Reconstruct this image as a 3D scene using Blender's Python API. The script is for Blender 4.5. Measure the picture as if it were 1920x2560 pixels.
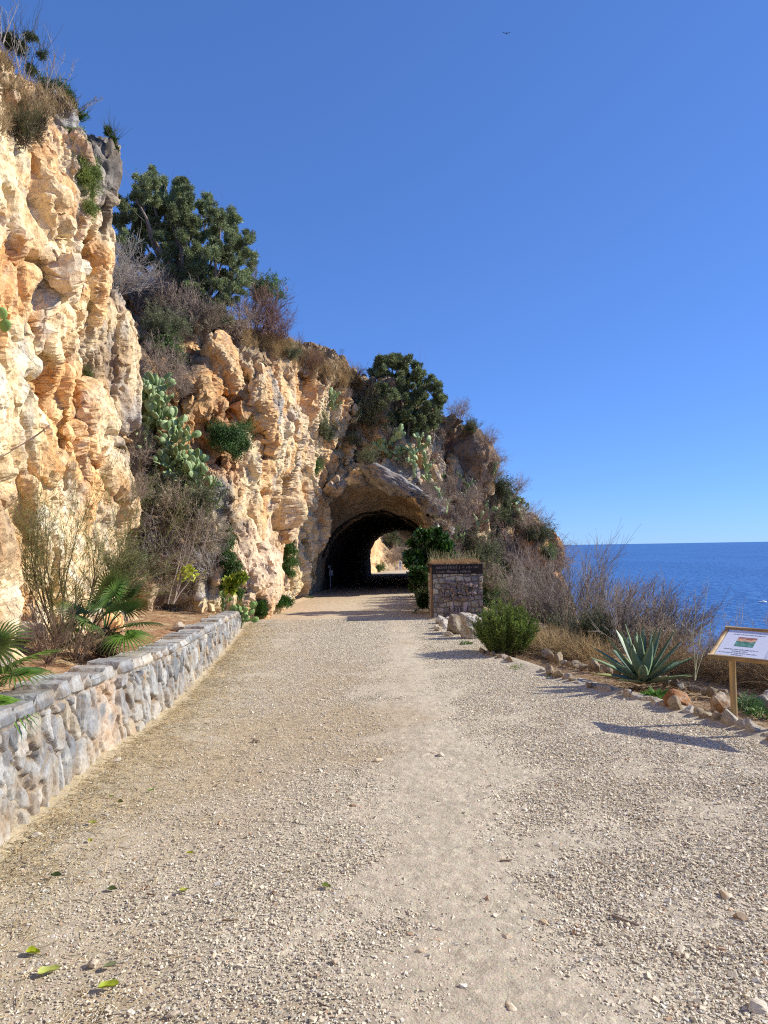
import bpy, math, random
import numpy as np
from mathutils import Vector, Matrix, Euler
from mathutils.bvhtree import BVHTree

for o in list(bpy.data.objects): bpy.data.objects.remove(o)
SC = bpy.context.scene
COL = SC.collection
rad = math.radians

# ---------------------------------------------------------------- camera
F = 1775.0; CU, CV = 960.0, 1280.0; EYE = 1.70
PITCH = rad(2.87); ROLL = -0.0165
cam = bpy.data.cameras.new('camera'); camo = bpy.data.objects.new('camera', cam); COL.objects.link(camo)
cam.sensor_fit = 'VERTICAL'; cam.sensor_height = 36.0; cam.lens = F/2560*36.0
cam.clip_start = 0.05; cam.clip_end = 90000
CM = (Matrix.Translation((0, 0, EYE)) @ Matrix.Rotation(math.pi/2+PITCH, 4, 'X') @ Matrix.Rotation(ROLL, 4, 'Z'))
camo.matrix_world = CM
SC.camera = camo
RW = np.array(CM.to_3x3())

# ---------------------------------------------------------------- sky and sun
SUN_EL = rad(32); SUN_AZ = rad(6)          # azimuth measured from +X towards +Y
SUNV = Vector((math.cos(SUN_EL)*math.cos(SUN_AZ), math.cos(SUN_EL)*math.sin(SUN_AZ), math.sin(SUN_EL)))
w = bpy.data.worlds.new('World'); SC.world = w; w.use_nodes = True
nt = w.node_tree; bg = nt.nodes['Background']
sk = nt.nodes.new('ShaderNodeTexSky'); sk.sky_type = 'NISHITA'; sk.sun_disc = False
sk.sun_elevation = SUN_EL; sk.sun_rotation = math.pi/2-SUN_AZ
sk.altitude = 2000; sk.air_density = 1.0; sk.dust_density = 0.0; sk.ozone_density = 6.0
gm_ = nt.nodes.new('ShaderNodeGamma'); gm_.inputs[1].default_value = 0.63
tn = nt.nodes.new('ShaderNodeMix'); tn.data_type = 'RGBA'; tn.blend_type = 'MULTIPLY'; tn.inputs[0].default_value = 1.0; tn.inputs[7].default_value = (0.90, 1.40, 2.42, 1)
nt.links.new(sk.outputs[0], gm_.inputs[0]); nt.links.new(gm_.outputs[0], tn.inputs[6]); nt.links.new(tn.outputs[2], bg.inputs[0])
bg.inputs[1].default_value = 0.10
sl = bpy.data.lights.new('sun', 'SUN'); sl.energy = 5.0; sl.angle = rad(0.53); sl.color = (1.0, 0.935, 0.80)
slo = bpy.data.objects.new('sun', sl); COL.objects.link(slo)
slo.rotation_euler = SUNV.to_track_quat('Z', 'Y').to_euler(); slo.location = (30, 8, 30)
SC.view_settings.view_transform = 'Standard'; SC.view_settings.look = 'None'
SC.view_settings.exposure = 0.48; SC.view_settings.gamma = 1.0
SC.cycles.filter_width = 1.15; SC.cycles.use_denoising = False; SC.cycles.sample_clamp_indirect = 1.0; SC.cycles.max_bounces = 6; SC.cycles.diffuse_bounces = 3; SC.cycles.glossy_bounces = 2
SC.cycles.transmission_bounces = 3; SC.cycles.transparent_max_bounces = 4; SC.cycles.caustics_reflective = False; SC.cycles.caustics_refractive = False

# ---------------------------------------------------------------- measuring helpers
def ray(u, v):
    d = RW @ np.array([(u-CU)/F, -(v-CV)/F, -1.0]); return d
def P(u, v, Y):
    """the world point that lies Y metres ahead along the sight line measured in the survey photo"""
    d = ray(u, v); return np.array([0, 0, EYE]) + d*(Y/d[1])
SLOPE = -0.01
def G(u, v, dz=0.0):
    d = ray(u, v); t = (EYE-dz)/(SLOPE*d[1]-d[2]); p = np.array([0, 0, EYE])+d*t; return p
def gz(y): return SLOPE*y

# ---------------------------------------------------------------- numpy noise
def _h(i, j, k, s=0):
    x = (i.astype(np.int64)*374761393 + j.astype(np.int64)*668265263 + k.astype(np.int64)*2147483647 + (int(s)+1)*1274126177) & 0xffffffff
    x = ((x ^ (x >> 13))*1274126177) & 0xffffffff
    x = ((x ^ (x >> 16))*2246822519) & 0xffffffff
    return x ^ (x >> 15)
def noise(p, s=0):
    p = np.asarray(p, dtype=np.float64); ip = np.floor(p); f = p-ip; ip = ip.astype(np.int64)
    t = f*f*f*(f*(f*6-15)+10); out = np.zeros(len(p))
    for a in (0, 1):
        for b in (0, 1):
            for c in (0, 1):
                h = _h(ip[:, 0]+a, ip[:, 1]+b, ip[:, 2]+c, s)
                gx = (h & 1023)/511.5-1; gy = ((h >> 10) & 1023)/511.5-1; gz_ = ((h >> 20) & 1023)/511.5-1
                d = gx*(f[:, 0]-a)+gy*(f[:, 1]-b)+gz_*(f[:, 2]-c)
                wt = (t[:, 0] if a else 1-t[:, 0])*(t[:, 1] if b else 1-t[:, 1])*(t[:, 2] if c else 1-t[:, 2])
                out += d*wt
    return out*1.5
def fbm(p, o=4, s=0, g=0.5, ridged=False):
    r = np.zeros(len(p)); a = 1.0; f = 1.0; tot = 0
    for i in range(o):
        n = noise(p*f, s+i*17)
        if ridged: n = 1-2*np.abs(n)
        r += a*n; tot += a; a *= g; f *= 2.03
    return r/tot
def worley(p, s=0, jit=1.0):
    ip = np.floor(p).astype(np.int64); n = len(p)
    f1 = np.full(n, 9.0); f2 = np.full(n, 9.0); cid = np.zeros(n, dtype=np.int64)
    for a in (-1, 0, 1):
        for b in (-1, 0, 1):
            for c in (-1, 0, 1):
                q = ip+np.array([a, b, c]); h = _h(q[:, 0], q[:, 1], q[:, 2], s)
                j = np.stack([(h & 1023)/1023., ((h >> 10) & 1023)/1023., ((h >> 20) & 1023)/1023.], 1)
                d = np.sqrt((((q+0.5+(j-0.5)*jit)-p)**2).sum(1))
                m = d < f1
                f2 = np.where(m, f1, np.minimum(f2, d)); cid = np.where(m, h, cid); f1 = np.where(m, d, f1)
    return f1, f2, cid
def facets(p, s=0):
    """random tilted planes, one per cell: broken rock; returns height, edge distance, cell id"""
    ip = np.floor(p).astype(np.int64); n = len(p); f1 = np.full(n, 9.0); f2 = np.full(n, 9.0); cid = np.zeros(n, dtype=np.int64); dv = np.zeros((n, 3))
    for a in (-1, 0, 1):
        for b in (-1, 0, 1):
            for c in (-1, 0, 1):
                q = ip+np.array([a, b, c]); h = _h(q[:, 0], q[:, 1], q[:, 2], s)
                j = np.stack([(h & 1023)/1023., ((h >> 10) & 1023)/1023., ((h >> 20) & 1023)/1023.], 1)
                v = p-(q+j); d = np.sqrt((v**2).sum(1)); m = d < f1
                f2 = np.where(m, f1, np.minimum(f2, d)); cid = np.where(m, h, cid); dv = np.where(m[:, None], v, dv); f1 = np.where(m, d, f1)
    g = np.stack([rnd01(cid, 11)-0.5, rnd01(cid, 12)-0.5, rnd01(cid, 13)-0.5], 1)*2
    return (rnd01(cid, 14)-0.5)*0.7+(g*dv).sum(1)*0.9, f2-f1, cid
def sst(a, b, x): t = np.clip((x-a)/(b-a), 0, 1); return t*t*(3-2*t)
def rnd01(cid, s=0): return (_h(cid, cid*0+s, cid*0+7) & 4095)/4095.

# ---------------------------------------------------------------- objects
def link(o, parent=None):
    COL.objects.link(o)
    if parent is not None: o.parent = parent
    return o
def mesh_np(name, V, Fc, mat=None, parent=None, col=None, smooth=True, loc=None):
    V = np.asarray(V, dtype=np.float32)
    if loc is not None: V = V-np.asarray(loc, dtype=np.float32)
    elif parent is not None: V = V-np.asarray(parent.get('_o', (0, 0, 0)), dtype=np.float32)
    fl = Fc if isinstance(Fc, list) else [Fc]
    me = bpy.data.meshes.new(name)
    me.vertices.add(len(V)); me.vertices.foreach_set('co', V.ravel())
    nl = sum(f.size for f in fl); npoly = sum(len(f) for f in fl)
    idx = np.concatenate([np.asarray(f, dtype=np.int32).ravel() for f in fl])
    tot = np.concatenate([np.full(len(f), f.shape[1], dtype=np.int32) for f in fl])
    st = np.concatenate([[0], np.cumsum(tot)[:-1]]).astype(np.int32)
    me.loops.add(nl); me.loops.foreach_set('vertex_index', idx)
    me.polygons.add(npoly); me.polygons.foreach_set('loop_start', st); me.polygons.foreach_set('loop_total', tot)
    me.update(calc_edges=True)
    me.polygons.foreach_set('use_smooth', np.full(npoly, bool(smooth)))
    if col is not None:
        a = me.color_attributes.new('Col', 'FLOAT_COLOR', 'POINT')
        c = np.ones((len(V), 4), dtype=np.float32); c[:, :3] = col; a.data.foreach_set('color', c.ravel())
    if mat is not None: me.materials.append(mat)
    o = bpy.data.objects.new(name, me); link(o, parent)
    if loc is not None: o.location = [float(c) for c in loc]
    return o
def tag(o, label=None, cat=None, group=None, kind=None):
    if label: o['label'] = label
    if cat: o['category'] = cat
    if group: o['group'] = group
    if kind: o['kind'] = kind
    return o
def thing(name, loc, label, cat, group=None):
    o = bpy.data.objects.new(name, None); link(o); o.location = [float(c) for c in loc]; o.empty_display_size = 0.2
    o['_o'] = [float(c) for c in loc]
    return tag(o, label, cat, group)
def copy_tree(o, loc, rz=0.0, sc=1.0, label=None, group=None, tilt=None):
    r = o.copy(); link(r); r.location = [float(c) for c in loc]; r.rotation_euler = (0, 0, rz)
    if tilt is not None:
        q = Vector((0, 0, 1)).rotation_difference(Vector(tilt)); r.rotation_mode = 'QUATERNION'
        from mathutils import Quaternion
        r.rotation_quaternion = q @ Quaternion((0, 0, 1), rz)
    r.scale = (sc, sc, sc) if not isinstance(sc, (tuple, list)) else sc
    if label: r['label'] = label
    if group: r['group'] = group
    for ch in list(o.children):
        c = ch.copy(); link(c, r)
        for g in ch.children: d = g.copy(); link(d, c)
    return r
def join(parts):
    """[(V,F,C)...] -> one V, list of faces, C"""
    Vs, Fs, Cs, n = [], {}, [], 0
    for V, Fc, C in parts:
        V = np.asarray(V); Vs.append(V); C = np.asarray(C, dtype=float)
        Cs.append(np.tile(C, (len(V), 1)) if C.ndim == 1 else C)
        for f in (Fc if isinstance(Fc, list) else [Fc]): Fs.setdefault(f.shape[1], []).append(np.asarray(f)+n)
        n += len(V)
    return np.concatenate(Vs), [np.concatenate(f) for f in Fs.values()], np.concatenate(Cs)
def grid_faces(nu, nv):
    i = np.arange(nu-1)[:, None]*nv+np.arange(nv-1)[None, :]; i = i.ravel()
    return np.stack([i, i+nv, i+nv+1, i+1], 1)
def box(c, s, rz=0.0, bev=0.0):
    """a box with softly cut edges: centre, size"""
    c = np.array(c, float); s = np.array(s, float)/2; b = min(bev, s.min()*0.9)
    if b <= 0:
        V = np.array([[x, y, z] for x in (-1, 1) for y in (-1, 1) for z in (-1, 1)])*s
        Fc = np.array([[0, 1, 3, 2], [4, 6, 7, 5], [0, 4, 5, 1], [2, 3, 7, 6], [0, 2, 6, 4], [1, 5, 7, 3]])
        Fl = [Fc]
    else:
        import bmesh
        bm = bmesh.new(); bmesh.ops.create_cube(bm, size=2)
        for v in bm.verts: v.co = Vector(np.array(v.co)*s)
        bmesh.ops.bevel(bm, geom=list(bm.edges), offset=b, segments=1, affect='EDGES', profile=0.5)
        bm.verts.index_update(); V = np.array([v.co[:] for v in bm.verts]); d = {}
        for f in bm.faces: d.setdefault(len(f.verts), []).append([v.index for v in f.verts])
        Fl = [np.array(x) for x in d.values()]; bm.free()
    cr, sr = math.cos(rz), math.sin(rz); R = np.array([[cr, -sr, 0], [sr, cr, 0], [0, 0, 1]])
    return V @ R.T + c, Fl

# ---------------------------------------------------------------- materials
def mat_new(name):
    m = bpy.data.materials.new(name); m.use_nodes = True; nt = m.node_tree; b = nt.nodes['Principled BSDF']; return m, nt, b
def N(nt, t, **k):
    n = nt.nodes.new(t)
    for a, v in k.items():
        if a.startswith('i_'): n.inputs[a[2:].replace('_', ' ')].default_value = v
        else: setattr(n, a, v)
    return n
def L(nt, a, b): nt.links.new(a, b)
def mix(nt, fac, a, b, mode='MIX'):
    n = nt.nodes.new('ShaderNodeMix'); n.data_type = 'RGBA'; n.blend_type = mode
    for s, v in (('Factor', fac), ('A', a), ('B', b)):
        sock = [i for i in n.inputs if i.name == s and (i.type == 'RGBA' or s == 'Factor') and i.enabled][0]
        if hasattr(v, 'links') or isinstance(v, bpy.types.NodeSocket): nt.links.new(v, sock)
        elif s == 'Factor': sock.default_value = v
        else: sock.default_value = (*v, 1) if len(v) == 3 else v
    return [o for o in n.outputs if o.type == 'RGBA' and o.enabled][0]
def ramp(nt, src, stops):
    r = nt.nodes.new('ShaderNodeValToRGB'); e = r.color_ramp.elements
    while len(e) < len(stops): e.new(0.5)
    for x, (p, c) in zip(e, stops):
        x.position = p; x.color = (*c, 1) if isinstance(c, tuple) else (c, c, c, 1)
    nt.links.new(src, r.inputs[0]); return r.outputs[0]
def m_rock(name, fine=9.0, bump=0.6, dist=0.03, spots=0.35, mul=1.0):
    m, nt, b = mat_new(name)
    a = N(nt, 'ShaderNodeVertexColor', layer_name='Col'); g = N(nt, 'ShaderNodeNewGeometry')
    def nz(sc, det, ro):
        n = N(nt, 'ShaderNodeTexNoise', i_Scale=sc, i_Detail=det, i_Roughness=ro); L(nt, g.outputs['Position'], n.inputs['Vector']); return n.outputs[0]
    n1 = nz(fine, 10.0, 0.72); n2 = nz(fine*0.22, 7.0, 0.62); n3 = nz(fine*0.8, 9.0, 0.78); n4 = nz(fine*3.3, 6.0, 0.7)
    v1 = N(nt, 'ShaderNodeTexVoronoi', i_Scale=fine*1.1); v1.feature = 'F1'; wv = N(nt, 'ShaderNodeVectorMath', operation='MULTIPLY_ADD'); L(nt, g.outputs['Position'], wv.inputs[2])
    nv = N(nt, 'ShaderNodeTexNoise', i_Scale=fine*0.9, i_Detail=5.0); L(nt, g.outputs['Position'], nv.inputs['Vector']); L(nt, nv.outputs['Color'], wv.inputs[0]); wv.inputs[1].default_value = (1.1/fine,)*3; L(nt, wv.outputs[0], v1.inputs['Vector'])
    c = mix(nt, 1.0, a.outputs[0], ramp(nt, n1, [(0.32, 0.66*mul), (0.47, 1.0*mul), (0.66, 1.2*mul)]), 'MULTIPLY')
    c = mix(nt, 1.0, c, ramp(nt, n4, [(0.34, 0.74), (0.5, 1.0), (0.64, 1.12)]), 'MULTIPLY')
    c = mix(nt, 1.0, c, ramp(nt, n2, [(0.36, (0.82, 0.70, 0.58)), (0.52, (1.0, 1.0, 1.0)), (0.66, (1.06, 1.10, 1.14))]), 'MULTIPLY')
    c = mix(nt, ramp(nt, n3, [(0.57, 0.0), (0.66, spots)]), c, (0.22, 0.18, 0.14))
    L(nt, c, b.inputs['Base Color']); b.inputs['Roughness'].default_value = 0.93; b.inputs['Specular IOR Level'].default_value = 0.2
    def mad(x, k, y):
        m_ = N(nt, 'ShaderNodeMath', operation='MULTIPLY_ADD'); L(nt, x, m_.inputs[0]); m_.inputs[1].default_value = k
        if y is None: m_.inputs[2].default_value = 0.0
        else: L(nt, y, m_.inputs[2])
        return m_.outputs[0]
    h = mad(n1, 1.0, mad(v1.outputs['Distance'], 0.55, mad(n4, 0.25, None)))
    bp = N(nt, 'ShaderNodeBump', i_Strength=bump, i_Distance=dist); L(nt, h, bp.inputs['Height']); L(nt, bp.outputs[0], b.inputs['Normal'])
    return m
def m_leaf(name, trans=0.25, rough=0.55, spec=0.3, vary=0.25):
    m, nt, b = mat_new(name)
    a = N(nt, 'ShaderNodeVertexColor', layer_name='Col'); g = N(nt, 'ShaderNodeNewGeometry')
    n1 = N(nt, 'ShaderNodeTexNoise', i_Scale=1.7, i_Detail=3.0); L(nt, g.outputs['Position'], n1.inputs['Vector'])
    c = mix(nt, 1.0, a.outputs[0], ramp(nt, n1.outputs[0], [(0.35, 1-vary), (0.65, 1+vary)]), 'MULTIPLY')
    L(nt, c, b.inputs['Base Color']); b.inputs['Roughness'].default_value = rough; b.inputs['Specular IOR Level'].default_value = spec
    if trans > 0:
        t = N(nt, 'ShaderNodeBsdfTranslucent'); L(nt, c, t.inputs[0]); ms = N(nt, 'ShaderNodeMixShader'); ms.inputs[0].default_value = trans
        out = nt.nodes['Material Output']; L(nt, b.outputs[0], ms.inputs[1]); L(nt, t.outputs[0], ms.inputs[2]); L(nt, ms.outputs[0], out.inputs[0])
    return m
def m_plain(name, col, rough=0.7, spec=0.3, nscale=20.0, amt=0.25, bump=0.0, stretch=None):
    m, nt, b = mat_new(name)
    tc = N(nt, 'ShaderNodeTexCoord'); mp = N(nt, 'ShaderNodeMapping'); L(nt, tc.outputs['Object'], mp.inputs[0])
    if stretch: mp.inputs['Scale'].default_value = stretch
    n1 = N(nt, 'ShaderNodeTexNoise', i_Scale=nscale, i_Detail=6.0, i_Roughness=0.6); L(nt, mp.outputs[0], n1.inputs['Vector'])
    c = mix(nt, 1.0, col, ramp(nt, n1.outputs[0], [(0.3, 1-amt), (0.7, 1+amt)]), 'MULTIPLY')
    L(nt, c, b.inputs['Base Color']); b.inputs['Roughness'].default_value = rough; b.inputs['Specular IOR Level'].default_value = spec
    if bump:
        bp = N(nt, 'ShaderNodeBump', i_Strength=bump, i_Distance=0.01); L(nt, n1.outputs[0], bp.inputs['Height']); L(nt, bp.outputs[0], b.inputs['Normal'])
    return m
def m_vc(name, rough=0.8, spec=0.2):
    m, nt, b = mat_new(name); a = N(nt, 'ShaderNodeVertexColor', layer_name='Col'); g = N(nt, 'ShaderNodeNewGeometry')
    n1 = N(nt, 'ShaderNodeTexNoise', i_Scale=60.0, i_Detail=4.0); L(nt, g.outputs['Position'], n1.inputs['Vector'])
    c = mix(nt, 1.0, a.outputs[0], ramp(nt, n1.outputs[0], [(0.3, 0.82), (0.7, 1.18)]), 'MULTIPLY')
    L(nt, c, b.inputs['Base Color']); b.inputs['Roughness'].default_value = rough; b.inputs['Specular IOR Level'].default_value = spec
    return m
M_CLIFF = m_rock('limestone_near', fine=6.0, bump=0.8, dist=0.07, mul=1.08)
M_HILL = m_rock('limestone_far', fine=3.4, bump=0.8, dist=0.12)
M_TUN = m_rock('shade_dark_rock', fine=3.0, bump=0.8, dist=0.1)  # tunnel rock, its darkness stands for shade
M_STONE = m_rock('wall_stone', fine=22.0, bump=0.5, dist=0.012, spots=0.25)
M_ROCK = m_rock('loose_rock', fine=18.0, bump=0.6, dist=0.02)
M_LEAF = m_leaf('leaf'); M_GLEAF = m_leaf('glossy_leaf', 0.2, 0.4, 0.5)
M_PAD = m_leaf('cactus_skin', 0.0, 0.5, 0.35, 0.15); M_DRY = m_leaf('dry_stalk', 0.1, 0.8, 0.1, 0.2)
M_TWIG = m_leaf('twig_bark', 0.0, 0.9, 0.1, 0.25); M_VC = m_vc('coloured_matter')
# ================================================================ LARGE STRUCTURE
def blur_grid(A, it, fixu=False):
    for _ in range(it):
        B = A.copy()
        B[1:-1] = A[1:-1]*0.5+0.25*(A[:-2]+A[2:]); A = B.copy()
        A[:, 1:-1] = B[:, 1:-1]*0.5+0.25*(B[:, :-2]+B[:, 2:])
    return A
def loft(ctrl, nu, nv, blur):
    """ctrl (S, L, 3); nu, nv = samples per interval"""
    C = np.array(ctrl, float); S, Lv, _ = C.shape
    tu = np.concatenate([np.linspace(i, i+1, n, endpoint=False) for i, n in enumerate(nu)]+[[S-1]])
    tv = np.concatenate([np.linspace(i, i+1, n, endpoint=False) for i, n in enumerate(nv)]+[[Lv-1]])
    iu = np.minimum(tu.astype(int), S-2); fu = (tu-iu)[:, None, None]; iv = np.minimum(tv.astype(int), Lv-2); fv = (tv-iv)[None, :, None]
    A = C[iu]*(1-fu)+C[iu+1]*fu
    A = A[:, iv]*(1-fv)+A[:, iv+1]*fv
    return blur_grid(A, blur), tu, tv
def grid_normals(A):
    du = np.gradient(A, axis=0); dv = np.gradient(A, axis=1); n = np.cross(du, dv); return n/(np.linalg.norm(n, axis=2, keepdims=True)+1e-9)
def blob_mix(Pn, col, blobs):
    wn = fbm(Pn*1.3, 4, 77)*0.5
    for (c, r, cc, s) in blobs:
        r3 = np.array(r if isinstance(r, (tuple, list)) else (r, r, r), float)
        d = np.sqrt((((Pn-np.array(c))/r3)**2).sum(1)); m = sst(1.15, 0.55, d+wn)*s
        col = col*(1-m[:, None])+np.array(cc)*m[:, None]
    return col
CREAM = np.array([0.76, 0.605, 0.37]); ORANGE = np.array([0.62, 0.34, 0.13]); TAN = np.array([0.60, 0.45, 0.27])
PINK = np.array([0.70, 0.52, 0.36]); GREY = np.array([0.27, 0.26, 0.25]); DARK = np.array([0.10, 0.085, 0.075]); BROWN = np.array([0.27, 0.185, 0.12])
def lerp(a, b, m): return a*(1-m[:, None])+b*m[:, None]

def to_px(Q):
    d = (Q-np.array([0, 0, EYE])) @ RW; return CU+F*d[:, 0]/-d[:, 2], CV-F*d[:, 1]/-d[:, 2]
def seg_dist(u, v, pts):
    best = np.full(len(u), 1e9)
    for (a, b_), (c_, d_) in zip(pts[:-1], pts[1:]):
        L2 = (c_-a)**2+(d_-b_)**2; t_ = np.clip(((u-a)*(c_-a)+(v-b_)*(d_-b_))/L2, 0, 1); best = np.minimum(best, np.hypot(u-a-t_*(c_-a), v-b_-t_*(d_-b_)))
    return best
# ---- the near buttress (cliff): profiles of x over height, one station every metre or two along the road
def prof(y, xs, dy=None, top=0.0, xtop=-1.0):
    """xs: x at heights -0.4,.6,2,3.5,5,6.5,7.8 ; then edge, slope, plateau"""
    zs = [-0.5, 0.6, 2, 3.5, 5, 6.5, 7.8]
    p = [(x, y+(dy[i] if dy else 0), z) for i, (x, z) in enumerate(zip(xs, zs))]
    x = xs[-1]
    p += [(x-0.5, y, 8.6+top), (x-1.7, y+0.3, 9.4+top*1.2), (x-6, y+1, 12.5+top*1.3), (x-30, y+3, 22)]
    return p
A_ST = [
    prof(-9.0, [-3.9, -4.0, -4.1, -4.2, -4.4, -4.8, -5.4], top=-0.5),
    prof(-4.0, [-3.7, -3.8, -3.9, -4.0, -4.2, -4.5, -5.1], top=-0.3),
    prof(1.5, [-3.5, -3.6, -3.7, -3.8, -4.0, -4.3, -4.9]),
    prof(5.0, [-3.35, -3.45, -3.6, -3.75, -3.95, -4.3, -4.9], top=0.0),
    prof(7.0, [-3.55, -3.6, -3.8, -3.95, -4.1, -4.35, -4.9], top=-0.2),
    prof(9.0, [-3.8, -3.95, -4.2, -4.35, -4.4, -4.5, -4.8], top=-0.2),
    prof(10.6, [-4.1, -4.25, -4.6, -4.65, -4.6, -4.5, -4.45], top=-0.1),
    prof(11.5, [-4.3, -4.5, -4.82, -4.85, -4.8, -4.6, -4.32], top=-0.2),
    prof(11.9, [-4.5, -4.8, -5.2, -5.3, -5.25, -5.0, -4.6], top=-0.6),
    prof(12.6, [-4.5, -4.8, -5.3, -5.5, -5.5, -5.6, -5.9], top=-1.0),
    prof(14.0, [-4.7, -4.9, -5.3, -5.35, -5.3, -5.5, -6.3], top=-1.2),
    prof(15.3, [-5.3, -5.5, -5.7, -5.3, -5.05, -5.15, -6.2], top=-1.3),
    prof(15.9, [-6.2, -6.2, -6.2, -5.8, -5.5, -5.6, -6.9], top=-1.2),
    prof(16.4, [-8.5, -8.3, -8.0, -7.6, -7.4, -7.6, -8.5], top=-0.6),
    prof(16.6, [-14., -14., -13., -12, -12., -12., -13.], top=0.6),
]
NU_A = [20, 30, 60, 100, 100, 90, 60, 35, 35, 60, 60, 40, 30, 10]
NV_A = [22, 44, 52, 52, 52, 46, 30, 34, 40, 20]
A_, tuA, tvA = loft(A_ST, NU_A, NV_A, 9)
nA = grid_normals(A_); sh = A_.shape[:2]; Pn = A_.reshape(-1, 3); Nn = nA.reshape(-1, 3)
def rock_disp(Pn, big=0.5, blk=0.3, s=0, tilt=0.5, crack=0.16, stage=0, only=False):
    """displacement of broken limestone; stage 1 = masses and blocks, 2 = stones and cracks, 3 = grain, 0 = all"""
    q = Pn
    wrp = np.stack([fbm(q*0.9+3.1, 4, s+1, 0.6), fbm(q*0.9+7.7, 4, s+2, 0.6), fbm(q*0.9+1.7, 4, s+3, 0.6)], 1)
    qq = q+wrp*0.22; qt = qq.copy(); qt[:, 2] = qq[:, 2]*0.5+qq[:, 1]*tilt*0.5
    reg = sst(-0.3, 0.2, fbm(q*0.45, 3, s+11)); reg2 = sst(-0.25, 0.2, fbm(q*0.8+4, 3, s+15)); d = np.zeros(len(q))
    if stage in (0, 1):
        h1, e1, c1 = facets(qt*0.8, s+5); cm = sst(-0.05, 0.25, fbm(q*0.8, 3, s+12))
        d += big*fbm(q*0.33, 4, s+9)*1.3 + blk*0.9*h1 - crack*sst(0.13, 0.0, e1)*cm
        hole2 = worley(q*1.6+3, s+22)[0]; d -= 0.35*sst(0.28, 0.12, hole2)*sst(0.0, 0.2, fbm(q*0.5+2, 2, s+23))
    if stage in (0, 2):
        h1, e1, c1 = facets(qt*0.8, s+5); cm = sst(-0.05, 0.25, fbm(q*0.8, 3, s+12))
        h2, e2, c2 = facets(qt*np.array([2.6, 2.2, 1.5])+qq[:, [1, 0, 1]]*0.6, s+6)
        d += blk*0.66*h2*(0.5+0.5*reg) - crack*0.5*sst(0.08, 0.0, e1)*cm - crack*0.4*sst(0.12, 0, e2)*reg*sst(-0.1, 0.2, fbm(q*1.1+2, 2, s+16))
        hm = sst(0.12, 0.32, fbm(q*0.6+9, 3, s+21)); hole = worley(q*5.1+5, s+20)[0]; d -= 0.13*sst(0.36, 0.2, hole)*hm
    if stage in (0, 3):
        h4, e4, c4 = facets(qq*15.0, s+9); h3, e3, c3 = facets(qq*np.array([5.0, 5.0, 3.6]), s+8); d += blk*0.15*h3*(0.25+0.75*reg2)+ blk*0.055*h4*(0.3+0.7*reg)+0.045*fbm(q*4.0, 4, s+13, 0.6, True)*(.3+.7*reg) + 0.018*fbm(q*14.0, 3, s+14)
    return d, reg, None, None
def rough_grid(A, sc, args, blurs=(2, 1), damp=None, extra=None):
    for st_ in (1, 2, 3):
        n = grid_normals(A); Pn = A.reshape(-1, 3); d = rock_disp(Pn*sc, *args, stage=st_)[0]/max(sc, .8)
        if st_ == 1: d = d+args[0]*0
        if damp is not None: d = d*(damp if st_ < 3 else np.sqrt(damp))
        A = (Pn+n.reshape(-1, 3)*d[:, None]).reshape(A.shape)
        if st_ < 3: A = blur_grid(A, blurs[st_-1])
        if st_ == 1:
            for _ in range(5): B = A.copy(); B[1:-1] = A[1:-1]*.5+.25*(A[:-2]+A[2:]); A = B
            if extra is not None:
                n = grid_normals(blur_grid(A, 6)); Pn = A.reshape(-1, 3); A = blur_grid((Pn+n.reshape(-1, 3)*extra(Pn)[:, None]).reshape(A.shape), 1)
    return A.reshape(-1, 3)
def face_marks(Q):
    # the measured fractures, bulging blocks and hollows of this face
    pu, pv = to_px(np.where(Q[:, 1:2] > 4, Q, 4.0)); fr_ = sst(4.5, 5.5, Q[:, 1]); wob = 5*fbm(Q*2.5, 3, 89); wob2 = 5*fbm(Q*2.5+3, 3, 90)
    bul = 0.26*sst(70, 15, np.hypot((pu-130)*1.15, (pv-520)*.75))+0.22*sst(48, 12, np.hypot(pu-150, (pv-705)*.7))+0.16*sst(45, 12, np.hypot(pu-60, (pv-610)*.7))+0.18*sst(60, 15, np.hypot(pu-30, (pv-960)*.6))+0.16*sst(60, 15, np.hypot(pu-110, (pv-900)*.5))
    cv = 0.30*sst(11, 3, seg_dist(pu+wob, pv+wob2, [(70, 395), (103, 447), (78, 500)]))+0.42*sst(12, 3, seg_dist(pu+wob, pv+wob2, [(90, 500), (114, 561), (143, 601), (180, 590)]))+0.45*sst(13, 3, seg_dist(pu+wob, pv+wob2, [(74, 640), (114, 675), (160, 751), (181, 785), (212, 755)]))
    cv += 0.30*sst(11, 3, seg_dist(pu+wob, pv+wob2, [(20, 470), (40, 560), (25, 640), (60, 760)]))+0.32*sst(10, 3, seg_dist(pu+wob, pv+wob2, [(80, 800), (95, 930), (60, 1040), (90, 1180)]))+0.25*sst(9, 3, seg_dist(pu+wob, pv+wob2, [(150, 850), (175, 960), (150, 1080), (165, 1220)]))+0.35*sst(12, 3, seg_dist(pu+wob, pv+wob2, [(213, 600), (205, 800), (212, 930), (190, 1060), (205, 1200)]))
    for (hu, hv, hr, hd) in ((274, 1048, 13, .30), (283, 1108, 17, .35), (292, 1242, 15, .4), (100, 1490, 22, .4), (75, 950, 14, .25), (130, 1000, 12, .2)): cv += hd*sst(hr*1.2, hr*.5, np.hypot(pu-hu+wob, (pv-hv)*.8+wob2))
    pit = sst(60, 30, np.hypot(pu-265, (pv-890)*.8)); wpit = worley(Q*9, 95)[0]; cv += .14*sst(.42, .22, wpit)*pit+.12*pit
    return (bul*.45-cv*.72)*fr_
Q = rough_grid(A_, 1.0, (0.45, 0.38, 0, 0.6, 0.32), extra=face_marks)
z = Q[:, 2]; y = Q[:, 1]
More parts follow.
